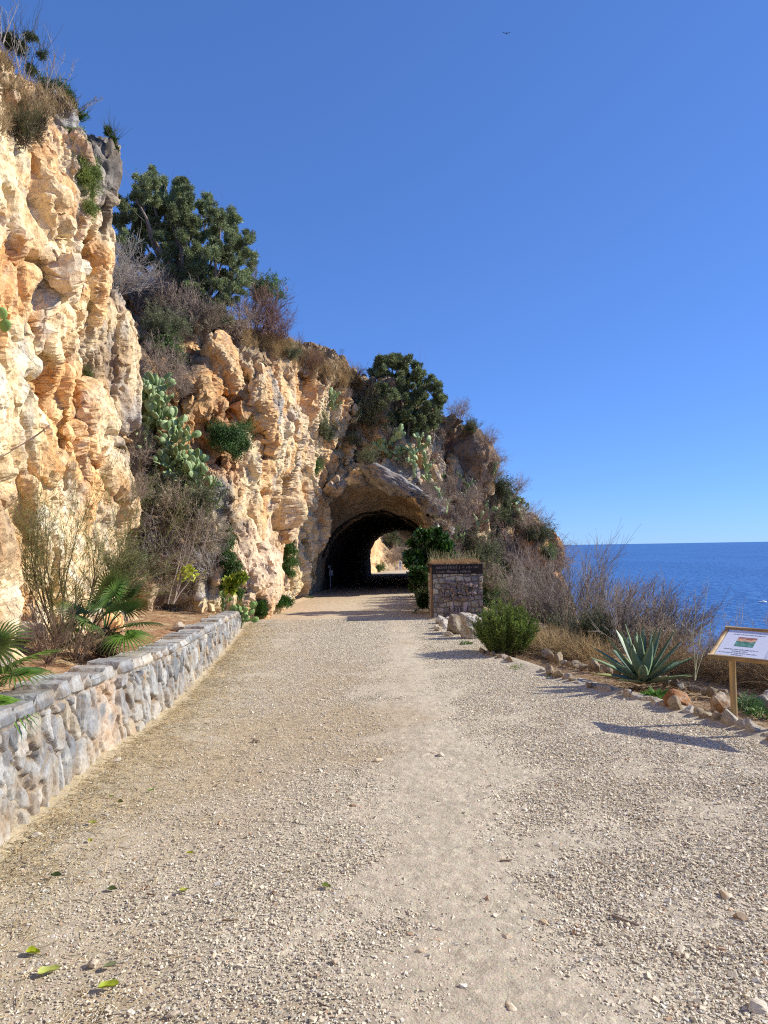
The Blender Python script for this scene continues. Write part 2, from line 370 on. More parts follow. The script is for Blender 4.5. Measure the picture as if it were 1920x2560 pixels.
# rock colours; the recessed tan block and its hollow darkened as shade
n0 = fbm(Q*0.8, 4, 31); n1 = fbm(Q*np.array([2.0, 2.0, 0.5]), 4, 33); n2 = fbm(Q*2.5, 4, 35)
c = np.tile(CREAM, (len(Q), 1)); c = lerp(c, ORANGE*1.25, sst(-0.1, 0.35, n0+0.3*n2)*0.75); c = lerp(c, PINK, sst(0.1, 0.4, n1)*0.5)
c = lerp(c, np.array([0.84, 0.76, 0.60]), sst(0.12, 0.3, n2-0.4*n0)*0.6)
mA2 = sst(11.9, 12.5, y); c = lerp(c, TAN*0.92, mA2*0.75)  # tan rock, with shade of the recess painted in
c = lerp(c, GREY, sst(0.16, 0.4, n1)*mA2*0.6)
gtop = sst(6.6, 8.6, z+n0*1.6); c = lerp(c, GREY*1.1, gtop*0.75*sst(-0.25, 0.15, n2+0.1)); c = lerp(c, BROWN*1.3, sst(8.4, 9.6, z+n0)*0.8)
c = lerp(c, np.array([0.24, 0.22, 0.20]), sst(0.24, 0.36, fbm(Q*np.array([1.7, 1.7, .9])+4, 4, 41))*0.6)
c = lerp(c, GREY*1.25, sst(0.18, 0.38, fbm(Q*np.array([2.6, 2.6, .35])+9, 4, 43))*0.45)
c = blob_mix(Q, c, [(P(235, 450, 11.5), (0.6, 1.0, 1.1), (0.16, 0.14, 0.12), 0.8), (P(120, 480, 9.5), (0.6, 1.2, 0.9), tuple(ORANGE), 0.6), (P(20, 1330, 7), (0.5, 1.5, 0.5), (0.3, 0.19, 0.11), 0.6),
     (P(350, 1080, 15), (0.5, 0.6, 0.8), (0.33, 0.32, 0.31), 0.8), (P(270, 900, 14), (0.5, 0.5, 0.5), (0.22, 0.15, 0.1), 0.5), (P(300, 660, 15), (0.8, 0.8, 0.8), (0.17, 0.15, 0.14), 0.7)])
cliff = mesh_np('cliff', Q, grid_faces(*sh), M_CLIFF, col=c, smooth=False); tag(cliff, kind='structure')
CLIFF_V, CLIFF_F = Q, grid_faces(*sh)

# ---- the hill with the tunnel: stations run from the gully, past the portal, down to the sea
RIM = [(795, 1486, 31), (785, 1400, 30.7), (788, 1316, 30.4), (806, 1262, 30.1), (858, 1222, 29.7), (930, 1212, 29.3), (1000, 1238, 29.4), (1042, 1288, 30), (1064, 1340, 30.6), (1084, 1400, 31), (1096, 1480, 31.5)]
RIM = [(930+(u-930)*1.12, 1484+(v-1484)*1.07, y) for u, v, y in RIM]
INN = [(803, 1484, 33.5), (806, 1400, 33.5), (824, 1355, 33.5), (856, 1312, 33.5), (907, 1286, 33.5), (958, 1279, 33.5), (1005, 1293, 33.5), (1040, 1316, 33.5), (1060, 1350, 33.5), (1075, 1400, 33.5), (1085, 1480, 33.5)]
TOP = [(1060, 900), (925, 925), (945, 955), (985, 985), (1030, 1000), (1075, 1015), (1120, 1035), (1165, 1055), (1200, 1075), (1230, 1110), (1243, 1160)]
def st(bot, mids, back):
    """bot: deepest two levels, mids: six levels, back: three levels"""
    return [np.array(q, float) for q in bot+mids+back]
def bw(p, dy, dz, dx=0): return (p[0]+dx, p[1]+dy, p[2]+dz)
B_ST = []
def add_plain(base, pts, bx=-3.0):
    b = P(*base); low2 = (b[0], b[1]+0.3, -1.5); low1 = (b[0], b[1]+0.1, -0.6)
    m = [tuple(P(*q)) for q in [base]+pts]; t = m[-1]
    B_ST.append(st([low2, low1], m, [bw(t, 3, 1.0, bx*0.4), bw(t, 10, 3, bx*1.6), bw(t, 32, 9, bx*3)]))
add_plain((40, 1500, 21), [(40, 1300, 22), (40, 1100, 23), (40, 950, 24), (40, 800, 25), (60, 700, 26), (80, 640, 27)], -4)
add_plain((300, 1500, 16.5), [(300, 1330, 17.3), (300, 1150, 18), (300, 980, 18.6), (290, 850, 19.3), (270, 730, 20.2), (245, 640, 21.5)], -4)
add_plain((380, 1500, 16.6), [(385, 1350, 17.3), (390, 1200, 18), (385, 1050, 18.6), (375, 930, 19.2), (370, 800, 20.2), (370, 700, 21.5)], -4)
add_plain((460, 1505, 17.2), [(460, 1370, 17.8), (455, 1230, 18.4), (445, 1080, 19.0), (440, 950, 19.6), (450, 840, 20.6), (465, 750, 22)], -4)
add_plain((560, 1525, 17.9), [(560, 1400, 18.2), (545, 1280, 18.5), (535, 1140, 19.1), (535, 1000, 19.8), (545, 890, 20.6), (570, 800, 22.2)], -4)
add_plain((625, 1540, 19.0), [(622, 1420, 19.3), (618, 1290, 19.6), (620, 1160, 20.2), (630, 1040, 21), (650, 930, 21.9), (690, 845, 23.5)], -4)
add_plain((678, 1522, 22.0), [(676, 1410, 22.2), (676, 1290, 22.6), (690, 1170, 23.2), (715, 1050, 24.0), (735, 950, 24.8), (765, 885, 26.2)], -4)
add_plain((722, 1502, 26.5), [(718, 1400, 26.4), (718, 1290, 26.3), (735, 1180, 26.4), (775, 1070, 26.8), (800, 970, 27.4), (830, 905, 28.6)], -4)
for k in range(11):
    r = P(*RIM[k]); i = P(*INN[k]); i2 = i.copy(); i2[1] += 1.2; tp = TOP[k] if k else (870, 918)
    TY = 30.5+0.28*k
    ring = RIM[k]
    frac = [0.10, 0.24, 0.42, 0.62, 0.82, 1.0]
    yy = [0.15, 0.35, 0.6, 0.75, 0.88, 1.0]
    m = [tuple(r)]
    for f, g in zip(frac, yy):
        u = ring[0]*(1-f)+tp[0]*f; v = ring[1]*(1-f)+tp[1]*f; Y = ring[2]*(1-g)+TY*g
        m.append(tuple(P(u, v, Y)))
    t = m[-1]
    B_ST.append(st([tuple(i2), tuple(i)], m, [bw(t, 2, 0.5, -1.5), bw(t, 9, 0.5, -4), bw(t, 31, -0.5, -6)]))
def add_right(base, pts):
    b = P(*base); m = [tuple(P(*q)) for q in [base]+pts]; t = m[-1]
    B_ST.append(st([(b[0]+0.5, b[1], b[2]-3), (b[0]+.2, b[1], b[2]-1.0)], m, [bw(t, 2, -0.2, -0.2), bw(t, 9, -2, 0), bw(t, 30, -6, 0)]))
add_right((1150, 1500, 31.2), [(1150, 1450, 31.5), (1160, 1400, 31.8), (1170, 1350, 32.1), (1185, 1300, 32.5), (1200, 1250, 32.9), (1230, 1200, 33.5)])
add_right((1230, 1560, 31.0), [(1225, 1500, 31.8), (1230, 1440, 32.4), (1240, 1390, 33), (1250, 1330, 33.7), (1262, 1280, 34.3), (1285, 1235, 35.0)])
add_right((1310, 1640, 31.5), [(1300, 1570, 32.4), (1300, 1510, 33.2), (1300, 1450, 34.0), (1305, 1400, 34.8), (1315, 1350, 35.6), (1330, 1300, 36.5)])
add_right((1400, 1760, 32.5), [(1385, 1680, 33.5), (1375, 1600, 34.5), (1360, 1540, 35.5), (1352, 1480, 36.5), (1350, 1420, 37.5), (1352, 1370, 38.5)])
add_right((1480, 1950, 33), [(1460, 1830, 34.5), (1440, 1720, 36), (1425, 1640, 37.5), (1410, 1570, 39), (1400, 1500, 40.5), (1395, 1445, 42)])
add_right((1560, 2300, 36), [(1540, 2100, 38), (1520, 1950, 40), (1500, 1850, 42), (1480, 1760, 44), (1460, 1680, 46), (1440, 1600, 49)])
nS = len(B_ST)
NU_B = [20, 60, 50, 60, 60, 70, 80, 70]+[70]+[40]*9+[30]+[45, 50, 50, 50, 50, 40]
NU_B = NU_B[:nS-1]
NV_B = [12, 22, 40, 44, 48, 48, 44, 40, 40, 20, 12]
NV_B = NV_B[:len(B_ST[0])-1]
B_, tuB, tvB = loft(B_ST, NU_B, NV_B, 4)
nB = grid_normals(B_); shB = B_.shape[:2]; Pn = B_.reshape(-1, 3); Nn = nB.reshape(-1, 3)
TU = np.repeat(tuB, len(tvB)); TV = np.tile(tvB, len(tuB))
rightm = sst(9.0, 16.0, TU)                     # rougher towards the sea
portal = ((TU > 7.6) & (TU < 18.4))
lip = np.where(portal, np.clip(np.abs(TV-2.0), 0, 1), 1.0)
inner = np.where(portal & (TV < 2.0), 0.25+0.35*(TV/2.0), 1.0)
damp = np.where(portal, 0.35+0.65*np.clip((TV-2.2)/1.6, 0, 1), 1.0); damp = np.where(portal & (TV < 1.4), 0.15, damp)
def hill_marks(Q):
    pu, pv = to_px(Q); wob = 6*fbm(Q*2, 3, 88); fr_ = sst(27, 24, Q[:, 1])*(TV > 2.5)*(TV < 7.5)
    cr1 = seg_dist(pu+wob, pv+wob, [(470, 880), (520, 985), (575, 1060)]); cr2 = seg_dist(pu+wob, pv-wob, [(505, 890), (560, 985), (612, 1052), (650, 1090), (690, 1150)])
    carve = 0.55*sst(15, 4, cr1)+0.6*sst(17, 4, cr2)+0.2*sst(60, 20, seg_dist(pu, pv, [(545, 1120), (575, 1160)])); return -carve*fr_
Q = rough_grid(B_, 0.66, (0.62, 0.62, 50, -0.55, 0.5), (2, 1), damp, hill_marks)
n0 = fbm(Q*0.35, 4, 131); n1 = fbm(Q*np.array([1.1, 1.1, 0.22]), 4, 133); n2 = fbm(Q*1.3, 5, 135); n3 = fbm(Q*0.9+8, 4, 137)
c = np.tile(CREAM*0.97, (len(Q), 1))
c = lerp(c, ORANGE*1.2, sst(-0.05, 0.4, n1+0.25*n2+0.12*(Q[:, 2]-3)/4)*0.7); c = lerp(c, PINK*1.02, sst(0.0, 0.35, -n1+n2*0.3)*0.45)
c = lerp(c, GREY*1.25, sst(0.14, 0.36, n3)*0.6); c = lerp(c, GREY*1.1, sst(0.16, 0.36, fbm(Q*np.array([1.6, 1.6, .22])+5, 4, 139))*0.5)
rm = sst(9.0, 13.5, TU+n0*1.5)*sst(2.0, 2.6, TV); c = lerp(c, np.array([.42, .31, .22]), rm*0.5*sst(-0.45, 0.2, n2)); c = lerp(c, GREY*0.9, rm*sst(0.0, 0.3, n3)*0.6)
tm = sst(np.where(TU < 9, 6.9, 5.6), np.where(TU < 9, 7.9, 7.2), TV+n0*1.2); c = lerp(c, np.array([0.22, 0.16, 0.105]), tm*0.8)
c = lerp(c, DARK*1.3, tm*sst(0.1, 0.35, n2)*0.6)
lm = sst(3.4, 2.2, TU+n0*0.8); c = lerp(c, BROWN*1.15, lm*0.75)
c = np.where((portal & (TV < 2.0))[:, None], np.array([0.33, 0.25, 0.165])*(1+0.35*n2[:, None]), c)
c = blob_mix(Q, c, [(P(500, 1000, 19.8), (1.6, 1.6, 2.0), tuple(ORANGE*0.85), 0.75), (P(560, 950, 20.8), (0.6, 1.0, 1.4), tuple(ORANGE*1.2), 0.7), (P(560, 1120, 19.6), (0.8, 1, 1.0), (0.46, 0.22, 0.11), 0.7),
     (P(545, 1260, 18.8), (0.5, 0.8, 1.1), (0.15, 0.14, 0.14), 0.85), (P(460, 900, 20), (0.8, 1, 0.8), tuple(DARK*1.3), 0.8),
     (P(950, 1215, 29.3), (1.6, 1.5, 0.8), (0.2, 0.19, 0.19), 0.9), (P(1090, 1300, 30), (0.8, 1, 1.2), (0.2, 0.17, 0.15), 0.8),
     (P(1325, 1370, 35), (0.5, 1.5, 1.3), (0.55, 0.25, 0.08), 0.95), (P(1390, 1600, 34.5), (0.6, 2, 2.5), (0.45, 0.22, 0.1), 0.7), (P(1130, 1120, 31.5), (0.7, 1.5, 1.0), tuple(ORANGE), 0.6),
     (P(640, 1450, 19.6), (1.2, 2.5, 1.6), (0.68, 0.49, 0.33), 0.75), (P(720, 1400, 24), (1.2, 4, 1.8), (0.66, 0.5, 0.35), 0.6)])
hill = mesh_np('hillside', Q, grid_faces(*shB), M_HILL, col=c, smooth=False); tag(hill, kind='structure')
HILL_V, HILL_F = Q, grid_faces(*shB)

# ---- the tunnel tube, from the portal to the far exit
EXI = [(928, 1437), (922, 1400), (925, 1372), (938, 1348), (962, 1332), (990, 1325), (1020, 1326), (1045, 1337), (1062, 1358), (1072, 1390), (1072, 1437)]
rings = []
c0 = np.mean([P(*q) for q in INN], axis=0)
r0 = []
for q in INN:
    p = P(*q); p = c0+(p-c0)*1.05; p[1] = 33.2; r0.append(p)
e0 = [P(a, b, 62) for a, b in EXI]
for k in range(5):
    f = k/4; rings.append([r0[i]*(1-f)+e0[i]*f for i in range(11)])
for r in rings:
    r[0][2] -= 0.6; r[-1][2] -= 0.6
T_, _, _ = loft(rings, [60]*4, [14]*10, 2); T_[0, :, 1] = 33.2
nT = grid_normals(T_); shT = T_.shape[:2]; Pn = T_.reshape(-1, 3); Nn = nT.reshape(-1, 3)
ctr = T_.mean(axis=1, keepdims=True); sgn = -1.0 if ((T_-ctr)*nT).sum() < 0 else 1.0
Q = Pn-Nn*(sgn*(0.22*np.abs(fbm(Pn*0.9, 4, 61))+0.08*fbm(Pn*3, 3, 62, ridged=True)+0.02))[:, None]
c = np.tile(np.array([0.075, 0.062, 0.05]), (len(Q), 1))*(1+0.4*fbm(Q, 3, 63))[:, None]  # near-black: the tunnel's shade is put into the rock colour
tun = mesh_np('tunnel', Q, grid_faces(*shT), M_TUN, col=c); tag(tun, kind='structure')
# rock mass around the tube so that no light leaks through it
TV_ = T_.copy(); TV_ = ctr+(TV_-ctr)*1.35; TV_[:, :, 2] += 0.1
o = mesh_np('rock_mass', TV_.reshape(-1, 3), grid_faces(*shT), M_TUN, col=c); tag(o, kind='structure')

# ---- ground: one sheet with a cliff edge to the sea, and beds
EDGE = [(-20, 9.5), (0, 8.0), (5, 6.6), (7, 6.1), (9, 5.5), (12, 5.0), (15, 4.3), (18, 3.7), (21, 3.3), (26, 3.0), (31, 2.9), (60, 8), (70, 12), (80, 14), (130, 20)]
ey = np.array([a for a, b in EDGE], float); ex = np.array([b for a, b in EDGE], float)
def ground_z(x, y):
    x = np.asarray(x, float); y = np.asarray(y, float); d = x-np.interp(y, ey, ex)
    z = SLOPE*y-np.where(d > 0, 0.55*np.clip(d, 0, 5)+1.5*np.clip(d-5, 0, None), 0)
    return np.maximum(z, -34)
SEA = -31.0
xs = np.concatenate([np.linspace(-90, -6, 30), np.arange(-5.8, 12, 0.1), np.arange(12, 45, 0.6), [50, 60, 80]])
ys = np.concatenate([np.linspace(-60, -3, 25), np.arange(-2.8, 26, 0.1), np.arange(26, 110, 0.7), [130, 200]])
X, Y = np.meshgrid(xs, ys, indexing='ij'); Z = ground_z(X, Y)
pp = np.stack([X.ravel(), Y.ravel(), Z.ravel()], 1); d = (X-np.interp(Y, ey, ex)).ravel()
pp[:, 2] += -0.03+fbm(pp*0.9, 4, 201)*np.clip(0.05+0.25*np.clip(d, 0, 3), 0, 1.2)
n0 = fbm(pp*1.2, 4, 203); n1 = fbm(pp*6, 3, 204)
c = np.tile(np.array([0.36, 0.27, 0.18]), (len(pp), 1)); c = lerp(c, np.array([0.26, 0.155, 0.09]), sst(-0.2, 0.3, n0)*0.7); c = lerp(c, np.array([0.48, 0.38, 0.24]), sst(0, 0.3, n1)*0.5)
c = lerp(c, BROWN, sst(0.5, 3, d)*0.5)
o = mesh_np('ground', pp, grid_faces(len(xs), len(ys)), M_ROCK, col=c); tag(o, kind='structure')

# ---- gravel road
RED = [(-6, 6.2), (0, 5.2), (4, 4.3), (5, 3.9)]
curb_out = [(1243, 1645), (1300, 1664), (1354, 1685), (1400, 1697), (1475, 1719), (1567, 1743), (1640, 1765), (1707, 1784), (1772, 1803), (1846, 1822), (1916, 1850), (2000, 1885)]
CO = [G(*q) for q in curb_out]
redge = sorted([(p[1], p[0]+0.12) for p in CO]+[(-6, 7.0), (2, 5.6), (14.5, 2.75), (17, 1.7), (18.6, 1.35), (24, 1.7), (31, 2.2), (62, 4.5), (75, 8), (100, 18)])
rby = np.array([a for a, b in redge]); rbx = np.array([b for a, b in redge])
wall_px = [(0, 2110), (66, 2052), (96, 2034), (174, 1955), (228, 1913), (285, 1866), (347, 1828), (400, 1786), (444, 1747), (502, 1687), (559, 1624), (590, 1588), (613, 1556)]
WB = [G(*q) for q in wall_px]
lby = np.array([-6]+[p[1] for p in WB]+[22, 26.5, 31, 62, 75, 100]); lbx = np.array([-2.0]+[p[0] for p in WB]+[-3.5, -3.3, -2.95, -1.3, -3.0, -4])-0.15
ys = np.concatenate([np.arange(-6, 1.5, 0.15), np.arange(1.5, 6, 0.016), np.arange(6, 11, 0.03), np.arange(11, 33, 0.08), np.arange(33, 101, 0.5)])
tx = np.linspace(0, 1, 420)
Lx = np.interp(ys, lby, lbx); Rx = np.interp(ys, rby, rbx)
X = Lx[:, None]*(1-tx)+Rx[:, None]*tx; Y = np.repeat(ys[:, None], len(tx), 1)
pp = np.stack([X.ravel(), Y.ravel(), (SLOPE*Y).ravel()], 1); q2 = pp*np.array([1, 1, 0])
edge = np.minimum((X-Lx[:, None]), (Rx[:, None]-X)).ravel()
n0 = fbm(q2*0.35, 3, 301); n1 = fbm(q2*1.7, 4, 303); n2 = fbm(q2*14, 4, 305, 0.65)
f1, f2, cc = worley(q2*26+n2[:, None]*0.3, 309); peb = sst(0.55, 0.2, f1)*rnd01(cc, 1)
f1b, _, cb = worley(q2*60, 311); peb2 = sst(0.6, 0.2, f1b)*rnd01(cb, 1)
gm = sst(-0.35, 0.15, n0+0.12*q2[:, 0]*0.5+0.25*n1)
near = sst(14, 5, Y.ravel())
pp[:, 2] += 0.004+0.014*n1+0.008*n2*near+near*(0.007*peb*gm+0.001*peb2)+0.05*sst(0.35, 0.0, edge)
pp[:, 2] += 0.010*np.exp(-((q2[:, 0]-0.35)/0.35)**2)-0.006*np.exp(-((q2[:, 0]+1.0)/0.5)**2)
c = np.tile(np.array([0.52, 0.43, 0.31]), (len(pp), 1)); c = lerp(c, np.array([0.57, 0.50, 0.385]), gm*0.8)
c = c*(0.86+0.28*(peb*gm+0.5*peb2)*near+0.14*(1-near))[:, None]; c = lerp(c, np.array([0.44, 0.34, 0.205]), sst(-0.05, -0.45, n0+0.5*n1)*0.6)
lm = sst(1.5, 0.0, (X-Lx[:, None]).ravel()+0.6*n1); c = lerp(c, np.array([0.52, 0.42, 0.25]), lm*0.7)
rr = sst(13, 20, Y.ravel())*sst(2.6, 0.3, (X-Lx[:, None]).ravel()+0.8*n1); c = lerp(c, np.array([0.47, 0.32, 0.20]), rr*0.8)
c = lerp(c, np.array([0.58, 0.46, 0.32]), sst(13, 18, Y.ravel())*0.5)
inn = sst(34, 42, Y.ravel())*sst(66, 58, Y.ravel()); c = lerp(c, np.array([0.14, 0.115, 0.09]), inn*0.9)  # road darkened inside the tunnel, painting in the shade there
def m_gravel():
    m, nt, b = mat_new('gravel_road'); a = N(nt, 'ShaderNodeVertexColor', layer_name='Col'); g = N(nt, 'ShaderNodeNewGeometry')
    v = N(nt, 'ShaderNodeTexVoronoi', i_Scale=75.0, i_Randomness=1.0); L(nt, g.outputs['Position'], v.inputs['Vector'])
    n = N(nt, 'ShaderNodeTexNoise', i_Scale=140.0, i_Detail=5.0, i_Roughness=0.7); L(nt, g.outputs['Position'], n.inputs['Vector'])
    nb = N(nt, 'ShaderNodeTexNoise', i_Scale=9.0, i_Detail=8.0, i_Roughness=0.75); L(nt, g.outputs['Position'], nb.inputs['Vector'])
    cc = mix(nt, 1.0, a.outputs[0], ramp(nt, n.outputs[0], [(0.32, 0.72), (0.5, 1.0), (0.68, 1.22)]), 'MULTIPLY')
    cc = mix(nt, 1.0, cc, ramp(nt, nb.outputs[0], [(0.38, 0.78), (0.5, 1.0), (0.62, 1.12)]), 'MULTIPLY')
    cc = mix(nt, 0.35, cc, mix(nt, 1.0, cc, mix(nt, 0.75, v.outputs['Color'], (1, 1, 1)), 'MULTIPLY'))
    L(nt, cc, b.inputs['Base Color']); b.inputs['Roughness'].default_value = 0.95; b.inputs['Specular IOR Level'].default_value = 0.15
    ad = N(nt, 'ShaderNodeMath', operation='MULTIPLY_ADD'); L(nt, v.outputs['Distance'], ad.inputs[0]); ad.inputs[1].default_value = -1.0; L(nt, n.outputs[0], ad.inputs[2])
    bp = N(nt, 'ShaderNodeBump', i_Strength=0.5, i_Distance=0.005); L(nt, ad.outputs[0], bp.inputs['Height'])
    bp2 = N(nt, 'ShaderNodeBump', i_Strength=0.45, i_Distance=0.05); L(nt, nb.outputs[0], bp2.inputs['Height']); L(nt, bp.outputs[0], bp2.inputs['Normal'])
    L(nt, bp2.outputs[0], b.inputs['Normal']); return m
M_GRAVEL = m_gravel()
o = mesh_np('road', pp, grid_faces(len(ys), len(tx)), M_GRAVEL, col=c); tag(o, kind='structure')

# ---- sea
def m_sea():
    m, nt, b = mat_new('sea_water'); g = N(nt, 'ShaderNodeNewGeometry')
    mp = N(nt, 'ShaderNodeMapping'); mp.inputs['Scale'].default_value = (0.30, 0.16, 0.3); L(nt, g.outputs['Position'], mp.inputs[0])
    n = N(nt, 'ShaderNodeTexNoise', i_Scale=1.0, i_Detail=7.0, i_Roughness=0.62); L(nt, mp.outputs[0], n.inputs['Vector'])
    n2 = N(nt, 'ShaderNodeTexNoise', i_Scale=0.02, i_Detail=4.0); L(nt, mp.outputs[0], n2.inputs['Vector'])
    c = mix(nt, ramp(nt, n2.outputs[0], [(0.4, 0.0), (0.6, 1.0)]), (0.030, 0.105, 0.30), (0.040, 0.13, 0.35))
    c = mix(nt, ramp(nt, n.outputs[0], [(0.46, 0.0), (0.66, 0.85)]), c, (0.09, 0.24, 0.5))
    L(nt, c, b.inputs['Base Color']); b.inputs['Roughness'].default_value = 0.45; b.inputs['IOR'].default_value = 1.33; b.inputs['Specular IOR Level'].default_value = 0.35
    bp = N(nt, 'ShaderNodeBump', i_Strength=1.0, i_Distance=1.6); L(nt, n.outputs[0], bp.inputs['Height']); L(nt, bp.outputs[0], b.inputs['Normal']); return m
sx = np.concatenate([[-40000], np.linspace(-3000, 3000, 60), [40000]]); sy = np.concatenate([[-20000], np.linspace(-200, 6000, 60), [60000]])
X, Y = np.meshgrid(sx, sy, indexing='ij'); o = mesh_np('sea', np.stack([X.ravel(), Y.ravel(), np.full(X.size, SEA)], 1), grid_faces(len(sx), len(sy)), m_sea()); tag(o, kind='structure')

# ---- terrain beyond the far exit
def patch(name, ctrl, nu, nv, disp, seed, colfn, mat, blur=6):
    A, tu, tv = loft(ctrl, nu, nv, blur); Q = rough_grid(A, 0.7, (disp, disp*0.6, seed, 0.3, 0.2)); o = mesh_np(name, Q, grid_faces(*A.shape[:2]), mat, col=colfn(Q)); tag(o, kind='structure'); return Q, grid_faces(*A.shape[:2])
def far_col(Q):
    n0 = fbm(Q*0.5, 4, 401); n1 = fbm(Q*1.6, 4, 402); c = np.tile(np.array([0.40, 0.27, 0.16]), (len(Q), 1)); c = lerp(c, np.array([0.50, 0.38, 0.22]), sst(-0.1, 0.3, n1)); c = lerp(c, np.array([0.16, 0.12, 0.09]), sst(0.05, 0.3, n0)*0.8)
    lit = sst(0.4, -0.6, Q[:, 0]-0.3*n1); return lerp(c, np.array([0.70, 0.48, 0.26]), lit)  # orange rock at the left painted lighter, as sunlit
fc = []
for x0, yb, zt in [(-9, 68, 7), (-3.2, 66, 7), (-1.5, 67.5, 6.5), (-0.3, 73, 6.3), (2, 76, 6.0), (4.5, 77.5, 5.5), (8, 80, 4.6), (12, 84, 3), (17, 90, 0)]:
    g = gz(yb); fc.append([(x0, yb, g-0.8), (x0, yb+0.2, g+0.1), (x0-0.3, yb+2, g+1.2), (x0-0.5, yb+4, 0.5*(g+zt)), (x0-1, yb+7, zt*0.85), (x0-1, yb+10, zt), (x0-2, yb+20, zt-1)])
FAR = patch('far_slope', fc, [30]*8, [10, 20, 24, 24, 20, 10], 0.7, 71, far_col, M_HILL)
# ================================================================ WALL, PILLAR, STONES
def path_resample(pts, step):
    pts = np.array(pts, float); d = np.r_[0, np.cumsum(np.linalg.norm(np.diff(pts, axis=0), axis=1))]; t = np.arange(0, d[-1], step)
    return np.stack([np.interp(t, d, pts[:, k]) for k in range(pts.shape[1])], 1), t
def smooth1(a, it):
    a = a.copy()
    for _ in range(it): a[1:-1] = 0.5*a[1:-1]+0.25*(a[:-2]+a[2:])
    return a
wp = np.array([(-1.95, -3.0, 0), (-2.15, 1.5, 0)]+[(p[0], p[1], 0) for p in WB])
wpts, wt = path_resample(wp, 0.0125); wpts = smooth1(wpts, 200)
tan = np.gradient(wpts, axis=0); tan /= np.linalg.norm(tan, axis=1, keepdims=True); nrm = np.stack([tan[:, 1], -tan[:, 0], tan[:, 2]*0], 1)
def wall_h(y): return np.interp(y, [-3, 4.2, 9, 14, 18.5], [0.80, 0.78, 0.66, 0.53, 0.36])
Hh = wall_h(wpts[:, 1]); WTOP = 0.28
# profile coordinate r: face (0..1 = height), top (1..1+), back
face = np.linspace(-0.12, 1, 74); nt_, nb_ = 32, 10
prof_s = np.r_[face*0.78, 0.78+np.linspace(0.012, WTOP, nt_), 0.78+WTOP+np.linspace(0.02, 0.35, nb_)]
nP = len(prof_s); nW = len(wpts)
lat = np.r_[-0.05*np.clip(face, 0, 1), -0.05-np.linspace(0.012, WTOP, nt_), np.full(nb_, -0.05-WTOP)]        # batter then inward
ver = np.r_[face, np.ones(nt_), 1-np.linspace(0.02, 0.45, nb_)]
nlat = np.r_[np.ones(74), np.zeros(nt_), -np.ones(nb_)]; nver = np.r_[np.zeros(74), np.ones(nt_), np.zeros(nb_)]
nlat[70:78] = 0.7; nver[70:78] = 0.7
S_ = np.repeat(wt[:, None], nP, 1).ravel(); R_ = np.repeat(prof_s[None], nW, 0).ravel()
HH = np.repeat(Hh[:, None], nP, 1).ravel()
q0 = np.stack([S_, R_*HH/0.78, S_*0], 1); wq = np.stack([fbm(q0*3, 3, 501), fbm(q0*3+5, 3, 502)], 1)
q = q0[:, :2]+wq*0.07; capl = 0.78-0.11
cap = R_ > capl
sc = np.where(cap[:, None], np.array([3.0, 0.0]), np.array([6.2, 3.9])); base3 = np.stack([q[:, 0]*sc[:, 0], q[:, 1]*sc[:, 1]+np.where(cap, 50.5, 0), S_*0+0.5], 1)
# two sizes of stones mixed by a patchy choice
hA, eA, cA_ = facets(base3, 510); hB, eB, cB_ = facets(base3*np.where(cap, 1.0, 1.6)[:, None]+3.3, 511)
pick = (_h(np.floor(q[:, 0]*1.9).astype(int), np.floor(q[:, 1]*2.2).astype(int), np.zeros(len(q), int), 5) & 3) == 0
pick &= ~cap
h = np.where(pick, hB*0.6, hA); e = np.where(pick, eB/1.6, eA); cid = np.where(pick, cB_, cA_)
ecap = np.minimum(e, np.abs(R_-capl)*9)
e = np.where(cap, ecap, np.minimum(e, (capl-R_)*9))
rough = 0.010*fbm(q0*np.array([22, 22, 1]), 3, 512, 0.6, True)+0.016*fbm(q0*np.array([7, 7, 1]), 3, 513)
dd = np.clip(0.036+0.034*h, 0.004, 0.07)*sst(0.0, 0.07, e)+rough*1.2 - 0.060*sst(0.09, 0.0, e)*(0.35+0.65*rnd01(cid, 4))
dd = np.where(nver[None].repeat(nW, 0).ravel() > 0.6, dd*0.45, dd); dd = np.where(cap, dd*.7, dd)
_d = dd.reshape(nW, nP); _d = blur_grid(_d[:, :, None], 1)[:, :, 0]; dd = _d.ravel()
LAT = np.repeat(lat[None], nW, 0).ravel()+dd*np.repeat(nlat[None], nW, 0).ravel()+np.where(cap & (np.repeat(nlat[None], nW, 0).ravel() > 0), 0.018, 0)
VER = np.repeat(ver[None], nW, 0).ravel()*HH+np.where(cap & (np.repeat(nver[None], nW, 0).ravel() > .3), (rnd01(cid, 31)-.5)*.05-.03*sst(.12, .02, e), 0)+dd*np.repeat(nver[None], nW, 0).ravel()+0.03*fbm(q0*np.array([0.9, 0, 1]), 3, 514)*np.repeat(ver[None], nW, 0).ravel()
bp_ = np.repeat(wpts[:, None], nP, 1).reshape(-1, 3); bn_ = np.repeat(nrm[:, None], nP, 1).reshape(-1, 3)
V = bp_+bn_*LAT[:, None]; V[:, 2] = SLOPE*bp_[:, 1]+VER
a = rnd01(cid, 21); b = rnd01(cid, 22)
c = lerp(np.tile(np.array([0.30, 0.30, 0.29]), (len(V), 1)), np.array([0.185, 0.19, 0.20]), sst(0.45, 0.75, a)); c = lerp(c, np.array([0.42, 0.35, 0.25]), sst(0.8, 0.88, b)*0.8); c = lerp(c, np.array([0.38, 0.37, 0.345]), sst(0.25, 0.15, a)*0.8)
c *= (0.8+0.4*rnd01(cid, 23))[:, None]
c = lerp(c, np.array([0.42, 0.40, 0.35]), sst(0.05, 0.4, fbm(q0*np.array([7, 7, 1]), 5, 515, .65))*0.65)
